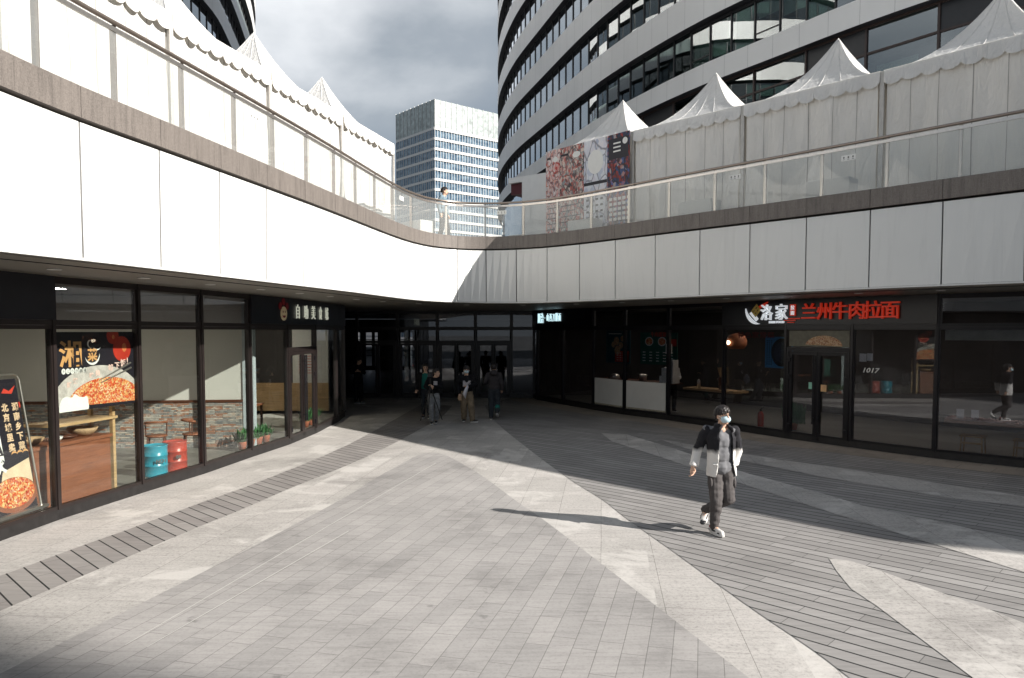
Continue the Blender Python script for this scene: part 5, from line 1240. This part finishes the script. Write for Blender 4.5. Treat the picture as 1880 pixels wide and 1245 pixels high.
        if hair == 'long':
            for sx_ in (-1, 1):
                for k in range(4): limb(hr, [hp(sx_ * .072, -.02 + k * .03, .06), hp(sx_ * .085, -.015 + k * .03, -.05), hp(sx_ * .075, .0 + k * .03, -.15)], [.028, .026, .016], 6)
            hr.ell(hp(0, .06, -.05), (.08, .05, .13), H)
    o = fuse(hr, 'hair', M_hair, t, .0055, 0, .007, 48)
    if hair != 'hat':
        bm = bmesh.new(); bm.from_mesh(o.data); inv = H.transposed(); cut = []
        for v in bm.verts:
            l = inv @ (v.co - hd)
            if l.y < -.03 and abs(l.x) < .07 and l.z < (.012 if hair == 'fringe' else .04) and l.y > -.080: cut.append(v)
        bmesh.ops.delete(bm, geom=cut, context='VERTS'); bm.to_mesh(o.data); bm.free()
    # clothes
    if trousers:
        tr = MB(); tr.ell(pe - Vector((0, 0, .01)), (.168 * build_, .122, .115), T)
        for q in 'ab':
            limb(tr, [P['hip' + q], P['kn' + q], P['an' + q].lerp(P['kn' + q], .03)], [leg[0] + .012, leg[1] + .008, leg[2]])
            limb(tr, [pe.lerp(P['hip' + q], .6), P['hip' + q].lerp(P['kn' + q], .3)], [.10, leg[0] + .006])
        fuse(tr, 'trousers', trousers, t, voxel, 3, .012, 10, (1, 1, 1.5))
    if top:
        tp = MB(); tp.ell(ch, (.175 * build_, .128, .18), T); tp.ell(mid, (.158 * build_, .122, .18), T); tp.ell(pe + Vector((0, 0, .05 - hem)), (.168 * build_, .128, .12), T); tp.ell(P['neck'] - Vector((0, 0, .055)), (.13, .082, .055), T)
        for q in 'ab':
            limb(tp, [P['sh' + q], P['el' + q], P['wr' + q].lerp(P['el' + q], .12)], sleeve); limb(tp, [P['neck'] - Vector((0, 0, .06)), P['sh' + q]], [.07, sleeve[0]])
        fuse(tp, 'top', top, t, voxel, 3, .012, 10, (1, 1, 1.2))
    for q in 'ab':
        a, to = P['an' + q], P['to' + q]; d = (to - a); d2 = Vector((d.x, d.y, 0)).normalized() if abs(d.x) + abs(d.y) > .03 else d.normalized()
        heel = Vector((a.x, a.y, a.z)) - d2 * .045 + Vector((0, 0, -.055)); tip = Vector(to)
        ax = (tip - heel).normalized(); sh_ = MB()
        limb(sh_, [heel + Vector((0, 0, .015)), heel.lerp(tip, .55) + Vector((0, 0, .014)), tip + Vector((0, 0, .010))], [.040, .045, .034]); limb(sh_, [heel + Vector((0, 0, .02)), a + Vector((0, 0, .02))], [.042, .046])
        kd = (P['kn' + q] - a).normalized(); MB().tube([a + kd * .10, a, a + d2 * .02 - kd * .03], [.040, .040, .038], 10).build('sock', M_shoeb, t, smooth=True, local=True)
        so1 = fuse(sh_, 'shoe', shoe or M_shoeb, t, .010, 2)
        sl_ = MB(); sx2 = ax.cross(Vector((0, 0, 1))).normalized(); up_ = sx2.cross(ax)
        pts = []
        for k in range(18):
            an = 2 * math.pi * k / 18; c_ = heel.lerp(tip, .5); L = (tip - heel).length / 2 + .042
            pts.append(c_ + ax * math.cos(an) * L + sx2 * math.sin(an) * (.046 + .006 * math.cos(an)))
        b0 = len(sl_.v); sl_.v += [p - up_ * .032 for p in pts] + [p - up_ * .004 for p in pts]
        sl_.f += [tuple(range(18)), tuple(range(18, 36))] + [(k, (k + 1) % 18, 18 + (k + 1) % 18, 18 + k) for k in range(18)]; sl_.m += [0] * 20
        sl_.build('shoe_sole', shoe_sole or M_sole, t, local=True)
    return t, P, hp, T
# ---- the masked young man striding into the sun
base = at(1312, 981, .012); base.z = .012
J = dict(pelvis=(.075, .03, .90), chest=(.065, .0, 1.25), neck=(.065, -.02, 1.43), head=(.075, -.045, 1.565),
         sha=(-.115, .03, 1.375), ela=(-.215, .09, 1.11), wra=(-.285, .03, .885), haa=(-.30, -.005, .80), shb=(.245, .0, 1.365), elb=(.315, .10, 1.10), wrb=(.285, .16, .90), hab=(.27, .17, .81),
         hipa=(.0, .03, .86), kna=(.0, -.05, .475), ana=(.0, .03, .085), toa=(.055, -.135, .04), hipb=(.15, .03, .86), knb=(.175, .0, .475), anb=(-.045, .33, .245), tob=(-.085, .245, .115))
M_grey = cloth('grey_tee', (.17, .17, .18)); M_trous = cloth('taupe_trousers', (.085, .077, .076)); M_sneak = mat('white_sneaker', (.70, .68, .66), .5)
t, P, hp, T = person(base, 'young man in a face mask and black and white dip dyed jacket striding in sun', J, yaw=R(24), tyaw=R(12), voxel=.0075, top=None, trousers=M_trous, shoe=M_sneak, shoe_sole=M_sole, hair='fringe', mask=True, leg=(.092, .078, .058), curl=.75, pitch=R(-4), thumb=((.3, -1, 0), (-.2, -1, 0)))
tee = MB(); ch, pe = P['chest'], P['pelvis']
tee.ell(ch, (.162, .117, .175), T); tee.ell(ch.lerp(pe, .5), (.160, .122, .20), T); tee.ell(pe + Vector((0, 0, .0)), (.184, .142, .135), T); tee.ell(P['neck'] - Vector((0, 0, .055)), (.115, .075, .045), T)
for q in 'ab': limb(tee, [P['neck'] - Vector((0, 0, .06)), P['sh' + q]], [.06, .06])
fuse(tee, 'tee_shirt', M_grey, t, .009, 3, .010, 9, (1.8, 1.8, .5))
m, nt, bs = new_mat('dip_dyed_denim')
sx = N(nt, 'ShaderNodeSeparateXYZ'); o_ = N(nt, 'ShaderNodeTexCoord'); nt.links.new(o_.outputs['Object'], sx.inputs[0])
nn = N(nt, 'ShaderNodeTexNoise', Scale=16, Detail=4); nt.links.new(vec(nt, 'Object', (1, 1, .35)), nn.inputs['Vector'])
ma = N(nt, 'ShaderNodeMath', operation='MULTIPLY_ADD'); ma.inputs[1].default_value = .10; nt.links.new(nn.outputs['Fac'], ma.inputs[0]); nt.links.new(sx.outputs['Z'], ma.inputs[2])
nt.links.new(ramp(nt, ma.outputs[0], [(.0, .70), (1.118, .68), (1.15, .20), (1.185, .018), (1.3, .022)]), bs.inputs['Base Color']) if False else None
mr = N(nt, 'ShaderNodeMapRange'); mr.inputs['From Min'].default_value = 1.13; mr.inputs['From Max'].default_value = 1.20; nt.links.new(ma.outputs[0], mr.inputs['Value'])
nt.links.new(ramp(nt, mr.outputs[0], [(0, (.72, .70, .67)), (.5, (.30, .29, .28)), (.8, (.010, .0095, .013)), (1, (.009, .0085, .012))]), bs.inputs['Base Color']); bs.inputs['Roughness'].default_value = .9
M_dip = m
jk = MB(); rings = []
def jring(z, cx_, cy_, rx, ry, op, th=.014, n=30):
    c_ = Vector((cx_, cy_, z)); outp, inp = [], []
    for k in range(n + 1):
        a = -math.pi / 2 + op + (2 * math.pi - 2 * op) * k / n
        q = Vector((math.cos(a), math.sin(a), 0)); flare = 1.0 + (.10 if k in (0, n) else .05 if k in (1, n - 1) else 0)
        outp.append(c_ + T @ Vector((q.x * rx * flare, q.y * ry * flare, 0))); inp.append(c_ + T @ Vector((q.x * (rx - th) * flare, q.y * (ry - th) * flare, 0)))
    return outp + inp[::-1]
spec = [(.775, .085, .03, .205, .158, R(40)), (.88, .080, .025, .195, .150, R(34)), (1.0, .075, .018, .186, .145, R(30)), (1.15, .068, .008, .188, .148, R(28)), (1.28, .065, .0, .190, .143, R(27)), (1.37, .065, -.002, .165, .118, R(27)), (1.425, .065, -.005, .105, .092, R(30)), (1.47, .065, -.004, .082, .083, R(36))]
rr = [jring(*s) for s in spec]
swj = sweep(rr); jk.add(swj.v, swj.f)
for q in 'ab':
    limb(jk, [P['sh' + q] + Vector((0, 0, -.005)), P['el' + q], P['wr' + q].lerp(P['el' + q], .22)], [.068, .064, .056]); limb(jk, [P['neck'] - Vector((0, 0, .07)) + Vector(((-.07 if q == 'a' else .07), .03, 0)), P['sh' + q]], [.052, .066])
    e, w = P['el' + q], P['wr' + q]; d = (w - e).normalized(); c0_ = w.lerp(e, .26); jk.tube([c0_, c0_ + d * .05], [.062, .064], 14)
jd = MB()
def onj(u, z, o=.006, w=0):                       # a point on the front of the jacket, u from its middle
    ry = .150; rx = .19; x = u; y = -ry * math.sqrt(max(.05, 1 - (x / rx) ** 2)) - o
    return Vector((.07, .005, 0)) + T @ Vector((x, y, 0)) + Vector((0, 0, z))
for sgn_ in (-1, 1):
    for z0, z1, u0, u1 in ((1.245, 1.285, .085, .155), (.93, .945, .10, .16)):
        q4 = [onj(sgn_ * u0, z0), onj(sgn_ * u1, z0), onj(sgn_ * u1, z1), onj(sgn_ * u0, z1)]; jd.hexa([p - Vector((0, -.014, 0)) for p in q4[:2]] + [q4[1], q4[0]] + [p - Vector((0, -.014, 0)) for p in (q4[3], q4[2])] + [q4[2], q4[3]])
    limb(jd, [onj(sgn_ * .05, 1.44, -.05), onj(sgn_ * .085, 1.41, -.012), onj(sgn_ * .10, 1.37, .004)], [.018, .020, .010], 8)
jk.add(jd.v, jd.f)
fuse(jk, 'jacket', M_dip, t, .0085, 2, .010, 12, (1, 1, .8))
M_redt = mat('red_trim', (.30, .02, .02), .5)
for q in 'ab':
    a, to = P['an' + q], P['to' + q]; d = (to - a); d2 = Vector((d.x, d.y, 0)).normalized(); heel = a - d2 * .045 + Vector((0, 0, -.055)); ax = (to - heel).normalized(); sd = ax.cross(Vector((0, 0, 1))).normalized(); u_ = sd.cross(ax)
    fr3 = Matrix((sd, ax, u_)).transposed(); pt = lambda x, y, z: heel + sd * x + ax * y + u_ * z
    ac = MB(); ac.ell(pt(0, .185, .004), (.043, .050, .022), fr3); ac.ell(pt(0, -.012, .02), (.040, .035, .034), fr3)
    for sx_ in (-1, 1): ac.ell(pt(sx_ * .036, .09, .022), (.012, .055, .014), fr3)
    ac.build('shoe_trim', M_shoeb, t, smooth=True, local=True)
    lc = MB()
    for k in range(5): lc.tube([pt(-.024, .085 + .018 * k, .062 - .006 * k), pt(.024, .092 + .018 * k, .062 - .006 * k)], .005, 6)
    lc.build('laces', M_sole, t, local=True); MB().ell(pt(0, -.02, .055), (.034, .026, .022), fr3).build('heel_tab', M_redt, t, smooth=True, local=True)
pk = MB(); pk.ell(P['hipa'].lerp(P['kna'], .45) + Vector((-.075, -.02, 0)), (.032, .07, .09)); pk.ell(P['hipb'].lerp(P['knb'], .45) + Vector((.075, -.02, 0)), (.032, .07, .09)); fuse(pk, 'pocket', M_trous, t, .008, 2, .004, 16)
# ---- group in the shade
def walk_pose(s=1.0, lean=0, stride=.18, arm=.1, side=1):
    J = dict(pelvis=(0, 0, .92), chest=(0, -.02 - lean * .3, 1.26), neck=(0, -.03 - lean * .5, 1.45), head=(0, -.05 - lean * .6, 1.585), sha=(-.185, -.02, 1.385), shb=(.185, -.02, 1.385), ela=(-.24, .06, 1.12), elb=(.24, -.0, 1.12), wra=(-.25, -.02, .89), wrb=(.25, -.12, .90), haa=(-.25, -.05, .81), hab=(.24, -.16, .83),
             hipa=(-.085, 0, .88), hipb=(.085, 0, .88), kna=(-.09, -.02, .49), knb=(.10, -.10, .50), ana=(-.09, stride * .6, .085), anb=(.10, -stride * .5, .085), toa=(-.10, stride * .6 - .15, .04), tob=(.13, -stride * .5 - .15, .04))
    return {k: (x * s, y * s, z * s) for k, (x, y, z) in J.items()}
M_blk = cloth('black_cloth', (.008, .008, .010)); M_khaki = cloth('khaki_cloth', (.20, .155, .105), .3); M_jean = cloth('pale_jeans', (.22, .23, .24), .35, 14); M_hood = cloth('charcoal_hoodie', (.045, .04, .042)); M_djean = cloth('dark_jeans', (.03, .035, .042)); M_tealc = cloth('teal_cloth', (.02, .15, .125)); M_denim = cloth('blue_denim_shirt', (.17, .23, .27), .2)
M_print = mat('grey_print', (.40, .38, .40), .8, var=.3, scale=20)
def gpt(px, py):
    p = at(px, py, .012); p.z = .012; return p
# masked man with umbrella
J = walk_pose(.96); J.update(ela=(-.27, .02, 1.08), wra=(-.21, -.10, .84), haa=(-.19, -.14, .77), elb=(.27, .0, 1.10), wrb=(.06, -.24, 1.04), hab=(-.01, -.27, 1.07), anb=(.17, -.10, .085), tob=(.30, -.18, .045), knb=(.13, -.10, .49))
pM = gpt(857, 775)
t, P, hp, T = person(pM, 'man in a blue face mask, black sweatshirt and khaki trousers walking under the canopy', J, yaw=R(4), top=M_blk, trousers=M_khaki, hair='fringe', mask=True, leg=(.10, .092, .078), build_=1.08, sleeve=(.075, .07, .055))
MB().fb(Fr((0, 0, 0), (1, 0)), -.10, .12, 1.05, 1.22, .135, .142).build('chest_print', M_print, t, local=True)
um = thing('umbrella', 'folded white umbrella held by the man in the khaki trousers', 'umbrella', pM + Vector((.05, -.29, 1.06)))
c0_ = pM + Vector((.02, -.30, 1.06)); d_u = Vector((.55, -.05, .62)).normalized()
MB().tube([c0_ - d_u * .1, c0_ + d_u * .52], .008, 6).build('shaft', M_navy, um)
cl = MB(); cl.tube([c0_ + d_u * .05, c0_ - d_u * .02 + Vector((0, 0, -.06)), c0_ + Vector((-.06, 0, -.20)), c0_ + Vector((-.04, .02, -.34))], [.03, .10, .12, .02], 9, flat=.5); cl.build('canopy_cloth', mat('white_nylon', (.62, .61, .66), .6, var=.1), um, smooth=True)
bgp = pM + Vector((-.19, -.15, .72)); tag(MB().box(tuple(bgp), (.10, .05, .14), .3).build('paper_bag', mat('tan_paper', (.45, .30, .19), .8)), 'small tan paper packet in the hand of the masked man in khaki', 'packet')
# man carrying the tripod
J = walk_pose(.95, lean=.08); J.update(head=(.10, -.06, 1.47), neck=(.06, -.02, 1.36), chest=(.03, 0, 1.18), sha=(-.13, .0, 1.30), shb=(.19, .02, 1.30), ela=(-.22, -.08, 1.08), wra=(-.07, -.28, 1.02), haa=(-.03, -.32, 1.06), elb=(.24, -.06, 1.06), wrb=(.02, -.30, 1.10), hab=(-.03, -.32, 1.13), kna=(-.06, -.12, .50), ana=(-.05, .0, .085), toa=(-.04, -.16, .04), anb=(.05, .22, .10), tob=(.06, .08, .04), knb=(.11, .02, .50))
pT = gpt(796, 779)
t, P, hp, T = person(pT, 'man in a black jacket and pale jeans carrying a camera tripod', J, yaw=R(62), top=M_blk, trousers=M_jean, hair='short', leg=(.088, .078, .068))
MB().fb(Fr((0, 0, 0), (1, 0)), .02, .13, 1.08, 1.24, .125, .132).build('jacket_print', M_print, t, local=True)
tp0 = pT + Vector((-.05, -.34, 0))
tri_ = thing('tripod', 'black camera tripod with spread legs held by the man in pale jeans', 'tripod', tp0)
apex = tp0 + Vector((0, 0, 1.12))
for e_ in (Vector((-.28, .02, .14)), Vector((.32, .10, .16)), Vector((-.06, -.14, .30))): MB().tube([apex, tp0 + e_], [.018, .012], 8).build('leg', M_joint if e_.x > 0 else M_frame2, tri_)
MB().tube([apex - Vector((0, 0, .1)), apex + Vector((0, 0, .22))], .02, 8).build('centre_post', M_joint, tri_)
cm = MB().box(tuple(apex + Vector((0, 0, .30))), (.14, .08, .10)); cm.box(tuple(apex + Vector((0, 0, .37))), (.07, .06, .04)); cm.tube([apex + Vector((0, -.04, .30)), apex + Vector((0, -.16, .30))], .04, 12); tag(cm.build('camera_body', M_shoeb), 'black camera mounted on top of the tripod', 'camera')
# woman in the long coat
J = walk_pose(.97, stride=.12); J.update(wra=(-.28, .0, .90), haa=(-.29, -.03, .80)); pW = gpt(782, 768)
t, P, hp, T = person(pW, 'woman with long dark hair in a green tee and long black coat behind the tripod', J, yaw=R(5), top=M_tealc, trousers=M_djean, hair='long', leg=(.08, .065, .05), sleeve=(.05, .045, .04))
ct = MB(); rr = []
ch = P['chest']
for z, rx, ry, op in ((.62, .24, .19, R(38)), (.85, .22, .17, R(34)), (1.05, .205, .16, R(30)), (1.25, .20, .15, R(27)), (1.37, .16, .115, R(32)), (1.42, .10, .09, R(40))):
    T = rotz(0); rr.append(jring(z, 0, -.01, rx, ry, op))
sw_ = sweep(rr); ct.add(sw_.v, sw_.f)
for q in 'ab': limb(ct, [P['sh' + q], P['el' + q], P['wr' + q]], [.068, .060, .05])
fuse(ct, 'coat', M_blk, t, .012, 2, .008, 12)
# hooded person walking away
J = walk_pose(.97); J.update({k: (v[0], -v[1], v[2]) for k, v in J.items()}); J.update(ela=(-.27, -.02, 1.12), wra=(-.16, .18, 1.10), haa=(-.12, .22, 1.13), anb=(.10, -.16, .24), tob=(.11, -.02, .10), knb=(.10, .06, .52))
pH = gpt(907, 769)
t, P, hp, T = person(pH, 'person in a charcoal hoodie and dark jeans walking away into the shade', J, yaw=R(172), top=M_hood, trousers=M_djean, hair='short', build_=1.1, sleeve=(.075, .07, .055), leg=(.095, .085, .07))
hb = MB(); hb.ell((0, -.10, 1.40), (.13, .07, .09)); hb.ell((0, -.02, 1.43), (.11, .09, .05)); fuse(hb, 'hood', M_hood, t, .012, 3, .006, 12)
MB().tube([(.10, -.04, .40), (.10, -.13, .25)], [.083, .075], 12).build('leg_patch', M_tealc, t, local=True, smooth=True); MB().ell((-.285, -.05, 1.13), (.02, .02, .03), n=8, m=6).build('arm_badge', M_paper, t, local=True)
# dark figure by the doors
J = walk_pose(1.0, stride=.02); J.update(head=(.06, -.05, 1.56), wra=(-.05, -.24, 1.18), haa=(.02, -.28, 1.22), ela=(-.24, -.06, 1.12), wrb=(.14, -.26, 1.18), hab=(.08, -.3, 1.22), elb=(.24, -.06, 1.12), toa=(.04, -.10, .04), tob=(.22, -.10, .04))
t, P, hp, T = person(gpt(658, 741), 'figure in black standing in deep shade by the left end of the entrance doors', J, yaw=R(70), pitch=R(12), top=M_blk, trousers=M_blk, shoe=mat('grey_shoe', (.2, .2, .2), .6), hair='short')
# man on the terrace behind the glass
J = walk_pose(.99); J.update(head=(.05, 0, 1.575), chest=(0, .0, 1.26), neck=(.02, 0, 1.44), sha=(-.05, -.18, 1.39), shb=(.02, .18, 1.39), ela=(-.12, -.22, 1.13), wra=(-.07, -.20, .90), haa=(-.04, -.20, .82), elb=(.06, .22, 1.13), wrb=(.12, .2, .92), hab=(.15, .2, .84), hipa=(-.02, -.085, .88), hipb=(.02, .085, .88), kna=(-.03, -.09, .49), knb=(.12, .09, .50), ana=(-.16, -.09, .09), toa=(-.02, -.09, .04), anb=(.16, .09, .085), tob=(.31, .09, .04))
Ym = 22.35; pd = Vector(((815 - 940) / F_PX * Ym, Ym, ZD)); M_speck = mat('speckled_trousers', (.022, .022, .024), .9, var=.8, scale=70)
person(pd, 'man in a pale blue shirt and dark trousers walking on the terrace behind the glass', J, yaw=R(85), tyaw=R(80), top=M_denim, trousers=M_speck, hair='short', sleeve=(.068, .065, .055))
# cook behind the counter
J = walk_pose(.98, stride=.0); J.update(wra=(-.1, -.3, 1.05), haa=(-.05, -.35, 1.04), ela=(-.25, -.08, 1.1), wrb=(.1, -.3, 1.05), hab=(.05, -.35, 1.04), elb=(.25, -.08, 1.1))
pc = Fr2.p(.92, .10, -1.15)
t, P, hp, T = person(pc, 'cook in a white jacket and tall white cap behind the dark counter', J, yaw=R(-40), top=cloth('white_jacket', (.72, .72, .70), .05), trousers=M_blk, hair='hat', sleeve=(.068, .065, .055))
MB().lathe(tuple(hp(0, .02, .07)), [(.085, -.03), (.09, .08), (.105, .17), (.08, .22), (.03, .23)], 18).build('cap', M_paper, t, smooth=True, local=True)
